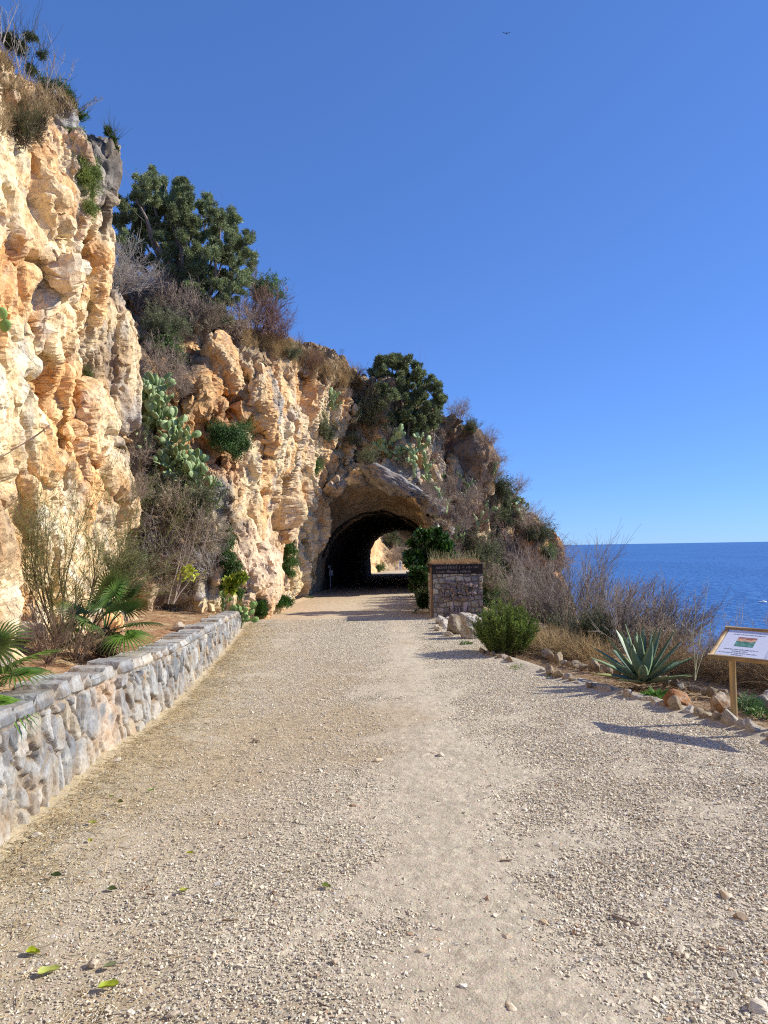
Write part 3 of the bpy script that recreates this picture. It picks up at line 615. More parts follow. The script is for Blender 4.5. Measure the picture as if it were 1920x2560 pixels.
jt = sst(0.12, 0.03, e); c = lerp(c, np.array([0.30, 0.235, 0.165]), jt*0.75)
c = lerp(c, np.array([0.44, 0.36, 0.25]), sst(0.35, 0.0, R_+0.25*fbm(q0*1.5, 3, 516))*0.45)
pat = np.exp(-((S_-np.interp(6.35, wpts[:, 1], wt))/0.28)**2)*sst(0.8, 0.35, e+R_*0.2); c = lerp(c, np.array([0.60, 0.46, 0.33]), pat*0.6*(~cap))
capm = cap & (np.repeat(nver[None], nW, 0).ravel() > 0.3); c = np.where(capm[:, None], lerp(c, np.array([0.38, 0.375, 0.36]), np.full(len(c), 0.45)), c)
o = mesh_np('stone_wall', V, grid_faces(nW, nP), M_STONE, col=c, smooth=False)
tag(o, 'low grey dry stone retaining wall curving along the left edge of the gravel track', 'wall')

# soil bed behind the wall
bx = wpts[::8]; bnr = nrm[::8]; hh = wall_h(bx[:, 1]); ts = np.linspace(0, 1, 26)
B1 = bx-bnr*(WTOP+0.02); x_far = np.interp(bx[:, 1], [-3, 5, 9, 12, 15.6, 16.6, 19], [-4.6, -4.3, -5.0, -5.8, -6.6, -7.5, -6.0])
X = B1[:, 0][:, None]*(1-ts)+x_far[:, None]*ts; Y = np.repeat(B1[:, 1][:, None], 26, 1)
Z = SLOPE*Y+(hh[:, None]-0.07)+0.30*ts[None]**1.4
pp = np.stack([X.ravel(), Y.ravel(), Z.ravel()], 1); pp[:, 2] += 0.07*fbm(pp*2.2, 4, 520)+0.02*fbm(pp*11, 3, 521); n0 = fbm(pp*2.5, 4, 522)
c = lerp(np.tile(np.array([0.33, 0.19, 0.105]), (len(pp), 1)), np.array([0.46, 0.35, 0.21]), sst(-0.1, 0.25, n0))
bed = mesh_np('soil_bed', pp, grid_faces(len(bx), 26), M_ROCK, col=c); tag(bed, kind='structure'); BED_V, BED_F = pp, grid_faces(len(bx), 26)

# ---- rocks
import bmesh
def ico(sub):
    bm = bmesh.new(); bmesh.ops.create_icosphere(bm, subdivisions=sub, radius=1.0); V = np.array([v.co[:] for v in bm.verts]); Fc = np.array([[v.index for v in f.verts] for f in bm.faces]); bm.free(); return V, Fc
ICO = {k: ico(k) for k in (1, 2, 3, 4, 5)}
def rock(seed, size, sub=4, cuts=9, rough=0.05, sharp=0.78):
    r = np.random.default_rng(seed); D, Fc = ICO[sub]
    n = r.normal(size=(cuts, 3)); n /= np.linalg.norm(n, axis=1, keepdims=True); d = r.uniform(sharp-0.25, sharp+0.1, cuts)
    dn = D @ n.T; t = np.where(dn > 0.05, d/np.maximum(dn, 0.05), 9).min(1); t = np.minimum(t, 1.15)
    V = D*t[:, None]; V += D*(rough*fbm(D*2.2+seed*3.1, 4, seed)+rough*0.35*fbm(D*9+seed, 3, seed+1, ridged=True))[:, None]
    return V*np.array(size, float), Fc
def rock_col(V, seed, base=(0.42, 0.37, 0.30), alt=(0.55, 0.5, 0.43), alt2=(0.3, 0.25, 0.2)):
    s = max(np.ptp(V, axis=0)); n = fbm(V/s*3+seed, 4, seed+5); n2 = fbm(V/s*6+seed+4, 4, seed+6)
    c = lerp(np.tile(np.array(base), (len(V), 1)), np.array(alt), sst(-0.1, 0.3, n)); return lerp(c, np.array(alt2), sst(0.1, 0.4, n2)*0.7)
def place_rock(name, p, size, seed, label, cat, group=None, sub=3, base=(0.42, 0.37, 0.30), alt=(0.55, 0.5, 0.43), alt2=(0.3, 0.25, 0.2), sink=0.3, rz=0, rough=0.05):
    V, Fc = rock(seed, size, sub, rough=rough); cr, sr = math.cos(rz), math.sin(rz); V = V @ np.array([[cr, sr, 0], [-sr, cr, 0], [0, 0, 1]])
    z0 = V[:, 2].min(); V[:, 2] -= z0*(1-sink*0.5) if z0 < 0 else 0
    o = mesh_np(name, V+np.array(p), Fc, M_ROCK, loc=p, col=rock_col(V, seed, base, alt, alt2), smooth=False); return tag(o, label, cat, group)
R = random.Random(5); RN = np.random.default_rng(11)
# outer and inner rows of edging stones
def stone_row(px, step, label, group, seed0, smin, smax, skip=()):
    pts = np.array([G(*q) for q in px]); sm, t = path_resample(pts, 0.01); i = 0; k = 0
    while i < len(sm)-5:
        p = sm[i]; y = p[1]; s = R.uniform(smin, smax)*step*.72; gap = s*1.95
        if not any(a < y < b_ for a, b_ in skip):
            tv = sm[min(i+5, len(sm)-1)]-p; an = math.atan2(tv[1], tv[0])
            lb = (0.27, 0.215, 0.15) if R.random() < 0.65 else (0.34, 0.31, 0.27)
            place_rock('edging_stone', (p[0]+R.uniform(-.03, .03), p[1]+R.uniform(-.02, .02), gz(y)-0.015), (s*R.uniform(.85, 1.1), s*R.uniform(.6, .9), s*R.uniform(.6, 1.05)), seed0+k, label, 'edging stone', group, sub=3, base=lb, alt=tuple(x*1.3 for x in lb), alt2=tuple(x*.65 for x in lb), rz=an+R.uniform(-.4, .4), sink=0.35, rough=0.08)
        i += max(3, int(gap/0.01)); k += 1
stone_row([(1354, 1685), (1400, 1697), (1475, 1719), (1567, 1743), (1640, 1765), (1707, 1784), (1772, 1803), (1846, 1822), (1916, 1850), (2000, 1885), (2150, 1950), (2400, 2080)], 1.0,
          'rough brown-grey edging stone in the front row along the right edge of the gravel track', 'edging stones in the front row beside the track', 900, 0.085, 0.135)
stone_row([(1336, 1629), (1396, 1657), (1475, 1676), (1554, 1687), (1640, 1706), (1707, 1722), (1776, 1737), (1837, 1757), (1930, 1775), (2080, 1810)], 1.0,
          'grey-brown edging stone in the back row behind the agave and the sign post', 'edging stones in the back row of the bed', 1000, 0.08, 0.15)
stone_row([(1200, 1632), (1243, 1645), (1290, 1662)], 0.85, 'flat grey edging stone at the foot of the rosemary bush', 'edging stones at the rosemary bush', 1100, 0.07, 0.11)
p = G(1697, 1776); place_rock('boulder', (p[0]+.03, p[1]+.12, gz(p[1])-.03), (.15, .12, .12), 71, 'large rust-orange rock with a pale grey crest among the front edging stones', 'rock', sub=4, base=(0.27, 0.135, 0.065), alt=(0.36, 0.2, 0.1), alt2=(0.45, 0.42, 0.38), rough=0.12)
p = G(1815, 1790); place_rock('boulder', (p[0], p[1]+.1, gz(p[1])), (.13, .1, .12), 72, 'brown angular rock just behind the front edging stones, left of the sign post', 'rock', base=(0.33, 0.22, 0.13))
p = G(1900, 1768); place_rock('boulder', (p[0]+.15, p[1], gz(p[1])), (.14, .12, .12), 73, 'pale grey rock beside the sign post, near the right edge of the view', 'rock', base=(0.45, 0.43, 0.4))
# boulders before the pillar
p = G(1187, 1600); place_rock('boulder', (p[0], p[1]+.25, gz(p[1])-.02), (.30, .26, .27), 81, 'big pale pitted boulder at the foot of the stone pillar', 'boulder', sub=5, base=(0.40, 0.36, 0.31), alt=(0.55, 0.51, 0.45), alt2=(0.3, 0.25, 0.2), rough=0.22)
p = G(1140, 1588); place_rock('boulder', (p[0], p[1]+.25, gz(p[1])-.02), (.26, .22, .24), 82, 'brown rounded boulder left of the big pale boulder, under the pillar', 'boulder', sub=4, base=(0.22, 0.18, 0.13), alt=(0.3, 0.26, 0.2), rough=0.15)
for k, (u, v, s, lab) in enumerate([(1100, 1560, .13, 'pale rubble stone nearest the left foot of the pillar'), (1112, 1572, .15, 'pale grey rubble stone in front of the pillar relief'), (1095, 1578, .10, 'small pale rubble stone lying furthest left before the pillar'), (1128, 1560, .14, 'rubble stone wedged against the foot of the pillar'), (1120, 1592, .09, 'small flat rubble stone beside the brown boulder')]):
    p = G(u, v); place_rock('rubble_stone', (p[0], p[1], gz(p[1])), (s*1.2, s, s*.8), 85+k, lab, 'rock', 'rubble at the foot of the pillar', base=(0.46, 0.42, 0.36), alt=(0.6, 0.56, 0.5))
p = G(445, 1560); 
# larger loose stones on the track
ST = [(640, 1855, .035, 'brown angular stone lying alone left of the middle of the track'), (1103, 1893, .05, 'pale flat stone in the middle of the track'), (1085, 1885, .035, 'pale stone touching the flat one in the middle of the track'), (945, 1905, .04, 'whitish stone in the centre of the track'),
      (1345, 2118, .028, 'white rounded stone on the right half of the track'), (880, 2017, .03, 'grey-brown stone near the centre of the track'), (232, 2420, .035, 'pinkish stone beside the crumpled yellow-green leaves'), (535, 2395, .022, 'pale stone in the near left part of the track'),
      (838, 2410, .028, 'light chip of stone in the near middle of the track'), (1508, 2160, .03, 'flat pale stone on the right of the track'), (1640, 2240, .03, 'pale stone in the coarse gravel at the right'), (1815, 2245, .04, 'pale broken stone in the coarse gravel, far right'), (1850, 2300, .045, 'brown stone in the coarse gravel near the right edge'),
      (1270, 2350, .03, 'whitish flat stone in the coarse gravel low in the view'), (1360, 2310, .03, 'pale stone beside the dark stick'), (1890, 2530, .05, 'largest stone in the bottom right corner'), (1275, 2525, .035, 'buff flat stone at the bottom of the view'), (430, 2545, .03, 'pale stone at the bottom edge left of the middle'), (345, 1735, .045, 'pale flat stone near the wall foot'), (290, 1905, .05, 'whitish flat stone on the straw near the wall foot'),
      (95, 2095, .04, 'peach stone at the foot of the wall, far left'), (1780, 1915, .03, 'grey stone on the track below the sign shadow'), (1050, 2385, .03, 'cream stone near the bottom middle'), (1570, 2320, .025, 'grey-blue pebble right of the stick'), (700, 2100, .02, 'small buff stone left of centre'), (1240, 2040, .03, 'pale stone right of the centre of the track')]
for k, (u, v, s, lab) in enumerate(ST):
    p = G(u, v); br = R.uniform(.85, 1.2); bb = (0.56*br, 0.49*br, 0.38*br) if 'brown' not in lab else (0.3, 0.22, 0.15)
    place_rock('loose_stone', (p[0], p[1], gz(p[1])+0.002), (s*.85, s*.65, s*.42), 300+k, lab, 'stone', 'larger stones on the track', sub=3, base=bb, alt=tuple(min(.75, x*1.25) for x in bb), alt2=tuple(x*.75 for x in bb), rz=R.uniform(0, 6), sink=.4)

# ---- gravel: tens of thousands of chips, nobody could count them
def tmpl(seed):
    r = np.random.default_rng(seed); V, Fc = box((0, 0, 0), (1, 1, 1)); return V*r.uniform(.65, 1.2, (8, 3)), Fc[0]
TM = [tmpl(k) for k in range(10)]
def scatter_stones(P_, S, rng, cols, flat=0.6):
    n = len(P_); which = rng.integers(0, 10, n); Vs, Fs, Cs, off = [], [], [], 0
    for k in range(10):
        m = which == k; c = m.sum()
        if not c: continue
        a = rng.uniform(0, 2*np.pi, c); tx_, ty_ = rng.normal(0, .35, c), rng.normal(0, .35, c); T = TM[k][0][None]*np.stack([S[m]*rng.uniform(.8, 1.5, c), S[m]*rng.uniform(.6, 1.0, c), S[m]*flat*rng.uniform(.5, 1.2, c)], 1)[:, None]
        x, y, z = T[..., 0], T[..., 1], T[..., 2]; z2 = z*np.cos(tx_)[:, None]+x*np.sin(tx_)[:, None]; x2 = x*np.cos(tx_)[:, None]-z*np.sin(tx_)[:, None]
        z3 = z2*np.cos(ty_)[:, None]+y*np.sin(ty_)[:, None]; y3 = y*np.cos(ty_)[:, None]-z2*np.sin(ty_)[:, None]
        V = np.stack([x2*np.cos(a)[:, None]-y3*np.sin(a)[:, None], x2*np.sin(a)[:, None]+y3*np.cos(a)[:, None], z3], -1)+P_[m][:, None]
        Vs.append(V.reshape(-1, 3)); Fs.append((TM[k][1][None]+(np.arange(c)*8)[:, None, None]).reshape(-1, 4)+off); Cs.append(np.repeat(cols[m], 8, 0)); off += c*8
    return np.concatenate(Vs), np.concatenate(Fs), np.concatenate(Cs)
n = 800000; yy = 1.9*np.exp(RN.uniform(0, math.log(19/1.9), n)); xl, xr = np.interp(yy, lby, lbx), np.interp(yy, rby, rbx)
wv = np.minimum(xr, 0.80*yy+1.0); wl = np.maximum(xl, -0.62*yy-0.9); xx = wl+(wv-wl)*RN.random(n); q = np.stack([xx, yy, yy*0], 1)
dens = fbm(q*0.35, 3, 301)+0.25*fbm(q*1.7, 4, 303)+0.06*xx+0.22*fbm(q*0.9, 3, 330); keep = RN.random(n) < np.clip(0.68+1.1*dens, 0.34, 1)*np.clip(0.75+0.08*xx+0.02*yy, 0.45, 1)*sst(0.0, 0.12, xr-xx)
q = q[keep]; n = len(q); S = np.exp(RN.normal(math.log(.0062), .42, n)); S = np.maximum(S, q[:, 1]*0.0010)*(.92+0.10*np.clip(q[:, 0], -2, 3)); S = np.minimum(S, 0.028); q[:, 2] = SLOPE*q[:, 1]+0.006+S*0.12
br = RN.uniform(.72, 1.2, n)[:, None]; cc = np.array([0.59, 0.52, 0.395])*br; gr = RN.random(n) < .10; cc[gr] = np.array([0.50, 0.47, 0.42])*br[gr]; rd = RN.random(n) < .03; cc[rd] = np.array([0.46, 0.31, 0.20])*br[rd]; wt_ = RN.random(n) < .1; cc[wt_] = np.array([0.72, 0.67, 0.56])*br[wt_]
V, Fc, C = scatter_stones(q, S, RN, cc); o = mesh_np('gravel', V, Fc, M_VC, col=C, smooth=False); tag(o, 'loose pale limestone gravel spread over the track', 'gravel', kind='stuff')
print('gravel', n)
# ---- rock masses that jut out of the hillside
OUT_V, OUT_F = [], []
def outcrop(u, v, Y, size, seed, label_none=None, rx=0.0, ry=0.0, rz=0.0, sub=5, base=(0.27, .2, .15), alt=(.42, .3, .18), alt2=(.14, .12, .11), rough=.28, subdiv=0):
    V, Fc = rock(seed, (1, 1, 1), sub, cuts=11, rough=rough, sharp=.85); V = V*np.array(size); E = np.array(Euler((rx, ry, rz)).to_matrix()); V = V @ E.T+P(u, v, Y)
    n = V-V.mean(0); n /= np.linalg.norm(n, axis=1, keepdims=True); d = rock_disp(V*.8, 0.0, .45, seed+40, .3, .35, stage=2)[0]*.6+rock_disp(V*.8, 0, .45, seed+40, .3, .3, stage=3)[0]; V = V+n*d[:, None]
    c = rock_col(V, seed, base, alt, alt2); o = mesh_np('rock_outcrop', V, Fc, M_HILL, col=c); tag(o, kind='structure'); OUT_V.append(V); OUT_F.append(Fc)
outcrop(978, 1205, 29.2, (1.7, .8, .36), 1, ry=.50, base=(.27, .25, .24), alt=(.36, .34, .32), alt2=(.17, .15, .14))
outcrop(1085, 1262, 30.0, (.4, .6, .42), 2, ry=.6, base=(.30, .26, .23), alt=(.4, .36, .32), alt2=(.2, .16, .13))
outcrop(838, 1215, 29.8, (.55, .7, .28), 3, ry=-.5, base=(.52, .38, .25), alt=(.62, .5, .35), alt2=(.25, .2, .16))
outcrop(1105, 1320, 30.2, (.45, .5, .3), 4, ry=.3, base=(.28, .25, .24), alt=(.4, .37, .35), alt2=(.15, .12, .11))
outcrop(1148, 1140, 33.2, (1.15, 1.2, 1.2), 5, base=(.19, .145, .115), alt=(.38, .25, .15), alt2=(.10, .085, .08))
outcrop(1190, 1160, 33.2, (.8, .9, 1.05), 6, ry=.3, base=(.30, .21, .15), alt=(.46, .32, .2), alt2=(.13, .11, .10))
outcrop(1325, 1375, 34.6, (.68, .9, 1.15), 7, base=(.55, .29, .12), alt=(.66, .38, .17), alt2=(.3, .17, .09))
outcrop(1375, 1385, 36.5, (.5, .9, 1.2), 8, base=(.36, .2, .11), alt=(.45, .27, .15), alt2=(.18, .12, .09))
outcrop(246, 430, 11.75, (.30, .55, .85), 9, ry=-.12, base=(.20, .18, .16), alt=(.33, .29, .24), alt2=(.12, .11, .10), rough=.2)
outcrop(130, 300, 10.6, (.35, .5, .28), 10, base=(.33, .32, .31), alt=(.45, .44, .42), alt2=(.2, .18, .16))
outcrop(1120, 1480, 23.5, (.9, 1.2, .5), 11, base=(.34, .24, .15), alt=(.45, .33, .2), alt2=(.2, .15, .1))
outcrop(1395, 1560, 34, (1.0, 1.4, 2.0), 12, base=(.5, .28, .14), alt=(.6, .38, .2), alt2=(.3, .18, .1))
# ================================================================ PLANT BUILDERS (everything vectorised)
def unit(v): return v/(np.linalg.norm(v, axis=-1, keepdims=True)+1e-9)
def grow(rng, org, dr, ln, r0, nseg=5, wig=0.25, up=0.0, taper=0.25):
    """N branches: points (N,nseg+1,3), radii"""
    n = len(org); P_ = np.zeros((n, nseg+1, 3)); P_[:, 0] = org; d = unit(dr); step = (ln/nseg)[:, None]
    for k in range(nseg):
        d = unit(d+rng.normal(0, wig, (n, 3))+np.array([0, 0, up])); P_[:, k+1] = P_[:, k]+d*step
    rr = r0[:, None]*np.linspace(1, taper, nseg+1)[None]; return P_, rr
def kids(rng, P_, rr, per, lfrac, spread, ln, tmin=0.25):
    n, K, _ = P_.shape; idx = np.repeat(np.arange(n), per); t = rng.uniform(tmin, 0.98, len(idx))*(K-1); k = np.minimum(t.astype(int), K-2); f = (t-k)[:, None]
    a = P_[idx, k]; b = P_[idx, k+1]; o = a*(1-f)+b*f; d = unit(b-a); d = unit(d+rng.normal(0, spread, d.shape)); L_ = ln[idx]*lfrac*rng.uniform(.5, 1.2, len(idx)); r = rr[idx, k]*0.6
    return o, d, L_, r
def tubes(P_, rr, sides=3):
    n, K, _ = P_.shape; t = unit(np.gradient(P_, axis=1)); ref = np.where(np.abs(t[..., 2:3]) > 0.9, np.array([1.0, 0, 0]), np.array([0, 0, 1.0])); u = unit(np.cross(t, ref)); w_ = np.cross(t, u)
    a = np.arange(sides)/sides*2*np.pi; ring = u[:, :, None]*np.cos(a)[None, None, :, None]+w_[:, :, None]*np.sin(a)[None, None, :, None]
    V = P_[:, :, None]+ring*rr[:, :, None, None]; base = (np.arange(n)*K*sides)[:, None, None]+(np.arange(K-1)*sides)[None, :, None]; s = np.arange(sides)[None, None, :]; s2 = (s+1) % sides
    F_ = np.stack([base+s, base+s2, base+s2+sides, base+s+sides], -1).reshape(-1, 4); return V.reshape(-1, 3), F_
def cvar(rng, n, rep, c, v=0.25, c2=None):
    c = np.array(c); k = rng.uniform(1-v, 1+v, n)[:, None]; C = c*k
    if c2 is not None: m = rng.random(n)[:, None]; C = (c*(1-m)+np.array(c2)*m)*k
    return np.repeat(C, rep, 0)
def leaves(rng, pos, size, c, c2=None, asp=0.4, nrm=None, var=0.3, droop=0.0, dirs=None):
    """diamond leaves folded along the midrib"""
    n = len(pos); d = unit(rng.normal(size=(n, 3))+(np.array([0, 0, 0.3-droop]))) if dirs is None else unit(dirs+rng.normal(0, .35, (n, 3)))
    s = unit(np.cross(d, rng.normal(size=(n, 3)))); nn = np.cross(d, s); L_ = size*rng.uniform(.6, 1.3, n)[:, None]; w_ = L_*asp*0.5
    V = np.stack([pos, pos+d*L_*.45+s*w_+nn*w_*.3, pos+d*L_, pos+d*L_*.45-s*w_+nn*w_*.3], 1).reshape(-1, 3); F_ = np.arange(n*4).reshape(n, 4); return V, F_, cvar(rng, n, 4, c, var, c2)
def in_clumps(rng, ctr, rad_, n, shell=0.35):
    ctr = np.asarray(ctr, float); rad_ = np.asarray(rad_, float); p = rad_**2; i = rng.choice(len(ctr), n, p=p/p.sum()); d = unit(rng.normal(size=(n, 3))); r = np.abs(rng.normal(0.62, .30, n))
    return ctr[i]+d*(rad_[i]*r)[:, None], d, i
def px_clumps(L_, Y, rng, jit=0.5, sub=5, depth=1.0):
    """clumps measured as (u, v, radius) at distance Y, each broken into smaller uneven tufts with real depth"""
    C_, R_l = [], []
    for q in L_:
        u, v, r = q[:3]; r = r*1.25; yy = (q[3] if len(q) > 3 else Y); rm = r/F*yy; c0 = P(u, v, yy+float(np.clip(rng.normal(0, jit), -2*jit, 2*jit)))
        for k in range(sub*2):
            d = unit(rng.normal(size=3)); d[1] *= depth; C_.append(c0+d*rm*rng.uniform(.15, .85)); R_l.append(rm*rng.uniform(.26, .5))
    return np.array(C_), np.array(R_l)
def poly_fill(poly, sp, r, seed):
    rg = np.random.default_rng(seed); p = np.array(poly, float); out = []
    for v in np.arange(p[:, 1].min(), p[:, 1].max()+sp, sp*.85):
        for u in np.arange(p[:, 0].min(), p[:, 0].max()+sp, sp):
            a, b = u+rg.uniform(-.4, .4)*sp, v+rg.uniform(-.4, .4)*sp; ins = False; j = len(p)-1
            for i in range(len(p)):
                if (p[i, 1] > b) != (p[j, 1] > b) and a < (p[j, 0]-p[i, 0])*(b-p[i, 1])/(p[j, 1]-p[i, 1])+p[i, 0]: ins = not ins
                j = i
            if ins: out.append((a, b, r*rg.uniform(.7, 1.25)))
    return out
OLIVE = (0.11, 0.14, 0.055); OLIVE2 = (0.16, 0.18, 0.09); DKG = (0.07, 0.095, 0.035); GRN = (0.07, 0.15, 0.03); YG = (0.16, 0.22, 0.03)
TWG = (0.24, 0.195, 0.16); TWR = (0.17, 0.10, 0.075); STRAW = (0.47, 0.35, 0.18); STRAW2 = (0.33, 0.22, 0.10)
def trunk_to(rng, base, ctr, n, r0, nseg=7, wig=0.12):
    idx = rng.choice(len(ctr), n, replace=len(ctr) < n); tgt = ctr[idx]; t = np.linspace(0, 1, nseg+1)[None, :, None]; base = np.asarray(base, float)
    mid = base+(tgt-base)*0.45+rng.normal(0, .12, tgt.shape)*np.linalg.norm(tgt-base, axis=1, keepdims=True)*.6; P_ = (1-t)**2*base+2*t*(1-t)*mid[:, None]+t*t*tgt[:, None]; P_[:, 1:-1] += rng.normal(0, wig*.25, P_[:, 1:-1].shape)
    rr = r0*np.linspace(1, .18, nseg+1)[None]*rng.uniform(.5, 1, n)[:, None]; return P_, rr
def tree(name, base, C_, R_l, nleaf, lsize, c, c2, label, cat, seed, trunk_r=0.1, ntrunk=14, twig_n=0, tc=TWG, group=None, asp=.38, shell=.4, foliage='crown', lmat=None):
    rng = np.random.default_rng(seed); t = thing(name, base, label, cat, group)
    pos, d, i = in_clumps(rng, C_, R_l, nleaf, shell); V, F_, C = leaves(rng, pos, lsize, c, c2, asp, dirs=d+np.array([0, 0, .35])); tn = rng.uniform(.75, 1.3, len(C_)); C = C*np.repeat(tn[i], 4)[:, None]
    mesh_np(foliage, V, F_, lmat or M_LEAF, t, col=C)
    P_, rr = trunk_to(rng, base, C_, ntrunk, trunk_r); parts = [(*tubes(P_, rr, 5), tc)]
    if twig_n:
        o, dd, L_, r = kids(rng, P_, rr, twig_n, .35, .7, np.linalg.norm(P_[:, -1]-P_[:, 0], axis=1), .5); Q_, qr = grow(rng, o, dd, L_, np.full(len(o), .006), 4, .2); parts.append((*tubes(Q_, qr), tc))
    V, F_, C = join(parts); mesh_np('trunk', V, F_, M_TWIG, t, col=C*np.random.default_rng(1).uniform(.8, 1.2, (len(C), 1))); return t
def shrub_mesh(rng, h, w_, n0=14, per=(7, 6), rad_=0.012, wig=.18, lean=(0, 0, 0), lf=(.5, .4), minr=.0025, upk=.05, sp=.45):
    a = rng.uniform(0, 2*np.pi, n0); s = np.sqrt(rng.random(n0))*w_/h; d = np.stack([np.cos(a)*s, np.sin(a)*s, np.ones(n0)], 1)+np.array(lean); L_ = h*rng.uniform(.6, 1.05, n0)
    org = np.stack([np.cos(a), np.sin(a), np.zeros(n0)], 1)*rng.uniform(0, w_*.12, n0)[:, None]; P0, r0 = grow(rng, org, d, L_, np.full(n0, rad_), 7, wig, upk); out = [(P0, r0)]; Pk, rk, Lk = P0, r0, L_
    for p_, l_ in zip(per, lf): o, dd, Lk2, r = kids(rng, Pk, rk, p_, l_, sp, Lk); Pk, rk = grow(rng, o, dd+np.array(lean)*.3, Lk2, np.maximum(r, minr), 4, wig*.9, upk); rk = np.maximum(rk, minr*.6); Lk = Lk2; out.append((Pk, rk))
    return out, Pk
def grass_mesh(rng, n, h, w_, r=.0025, droop=-.08, org=None, c=STRAW, c2=STRAW2, spread=.5, nseg=4):
    if org is None: a = rng.uniform(0, 2*np.pi, n); q = np.sqrt(rng.random(n))*w_; org = np.stack([np.cos(a)*q, np.sin(a)*q, np.zeros(n)], 1)
    d = np.array([0, 0, 1.0])+rng.normal(0, spread, (n, 3)); P_, rr = grow(rng, org, d, h*rng.uniform(.4, 1.1, n), np.full(n, r), nseg, .12, droop, .3); V, F_ = tubes(P_, rr, 3); return V, F_, cvar(rng, n, 3*(nseg+1), c, .3, c2)
# ---- prototypes, copied with their parts
def proto_shrub(name, seed, h, w_, tc, lc=None, lc2=None, nl=0, ls=.03, n0=14, per=(7, 6), rad_=.012, minr=.0025, lean=(0, 0, 0), lf=(.5, .4), asp=.4, sp=.45, wig=.18, upk=.05):
    rng = np.random.default_rng(seed); t = thing(name, (0, 0, 0), None, None); out, tips = shrub_mesh(rng, h, w_, n0, per, rad_, wig, lean, lf, minr, upk, sp)
    V, F_, C = join([(*tubes(a, b, 3), tc) for a, b in out]); mesh_np('branches' if nl else 'twigs', V, F_, M_TWIG, t, col=C*rng.uniform(.75, 1.25, (len(C), 1)))
    if nl: k = rng.integers(0, len(tips), nl); j = rng.integers(1, tips.shape[1], nl); pos = tips[k, j]+rng.normal(0, ls*.6, (nl, 3)); V, F_, C = leaves(rng, pos, ls, lc, lc2, asp); mesh_np('foliage', V, F_, M_LEAF, t, col=C)
    return t
PROTO = {}
def getp(k):
    if k in PROTO: return PROTO[k]
    f = {
     'dry': lambda: proto_shrub('dry_shrub', 1, 1.0, .75, (0.37, .29, .235), n0=28, per=(9, 7), rad_=.010, minr=.0035),
     'red': lambda: proto_shrub('dry_shrub', 2, 1.0, .7, (0.27, .165, .13), n0=28, per=(9, 7), rad_=.010, minr=.0036, upk=.1),
     'grey': lambda: proto_shrub('dry_shrub', 3, 1.0, .8, (0.36, .33, .31), n0=26, per=(9, 7), rad_=.010, minr=.0034),
     'olive': lambda: proto_shrub('green_shrub', 4, 1.0, .7, TWG, OLIVE, (0.19, .22, .10), 6500, .055, n0=26, per=(8, 6), minr=.003),
     'green': lambda: proto_shrub('green_shrub', 5, 1.0, .75, TWG, GRN, (0.13, .24, .05), 7500, .06, n0=26, per=(8, 6), minr=.003, asp=.5),
     'dark': lambda: proto_shrub('green_shrub', 6, 1.0, .7, TWG, DKG, (0.10, .14, .05), 7500, .05, n0=26, per=(8, 6), minr=.003, asp=.5),
     'mixed': lambda: proto_shrub('dry_shrub', 7, 1.0, .75, (0.36, .285, .22), (0.19, .19, .09), (.28, .20, .12), 3000, .045, n0=30, per=(8, 7), minr=.0035),
    }[k]
    t = f(); PROTO[k] = t; t['_used'] = 0; return t
def put(k, loc, sc, rz, label, cat, group=None, tilt=None):
    t = getp(k)
    if not t['_used']:
        t['_used'] = 1; t.location = [float(c) for c in loc]; t.rotation_euler = (0, 0, rz); t.scale = (sc, sc, sc) if not isinstance(sc, tuple) else sc
        if tilt is not None:
            from mathutils import Quaternion
            t.rotation_mode = 'QUATERNION'; t.rotation_quaternion = Vector((0, 0, 1)).rotation_difference(Vector(tilt)) @ Quaternion((0, 0, 1), rz)
        tag(t, label, cat, group); return t
    r = copy_tree(t, loc, rz, sc, label, group, tilt); tag(r, label, cat, group); return r
# ---- rays onto the land, to root plants on it
def bvh(V, Fc, step=1): return BVHTree.FromPolygons([tuple(v) for v in V.tolist()], [tuple(f) for f in Fc.tolist()])
BV = [bvh(CLIFF_V, CLIFF_F), bvh(HILL_V, HILL_F), bvh(BED_V, BED_F), bvh(*FAR)]
_ov = join([(v, f, (0, 0, 0)) for v, f in zip(OUT_V, OUT_F)]); BV.append(bvh(_ov[0], _ov[1][0]))
def hit(u, v, sets=(0, 1, 2, 4)):
    d = Vector(ray(u, v)).normalized(); best = None
    for s in sets:
        r = BV[s].ray_cast(Vector((0, 0, EYE)), d)
        if r[0] is not None and (best is None or r[3] < best[3]): best = r
    if best is None: return None, None
    n = best[1]; n = n if n.dot(d) < 0 else -n; return np.array(best[0]), np.array(n)
def drop(x, y, z0=40, sets=(0, 1, 2, 4)):
    best = None
    for s in sets:
        r = BV[s].ray_cast(Vector((x, y, z0)), Vector((0, 0, -1)))
        if r[0] is not None and (best is None or r[0][2] > best): best = r[0][2]
    return best if best is not None else float(ground_z(x, y))
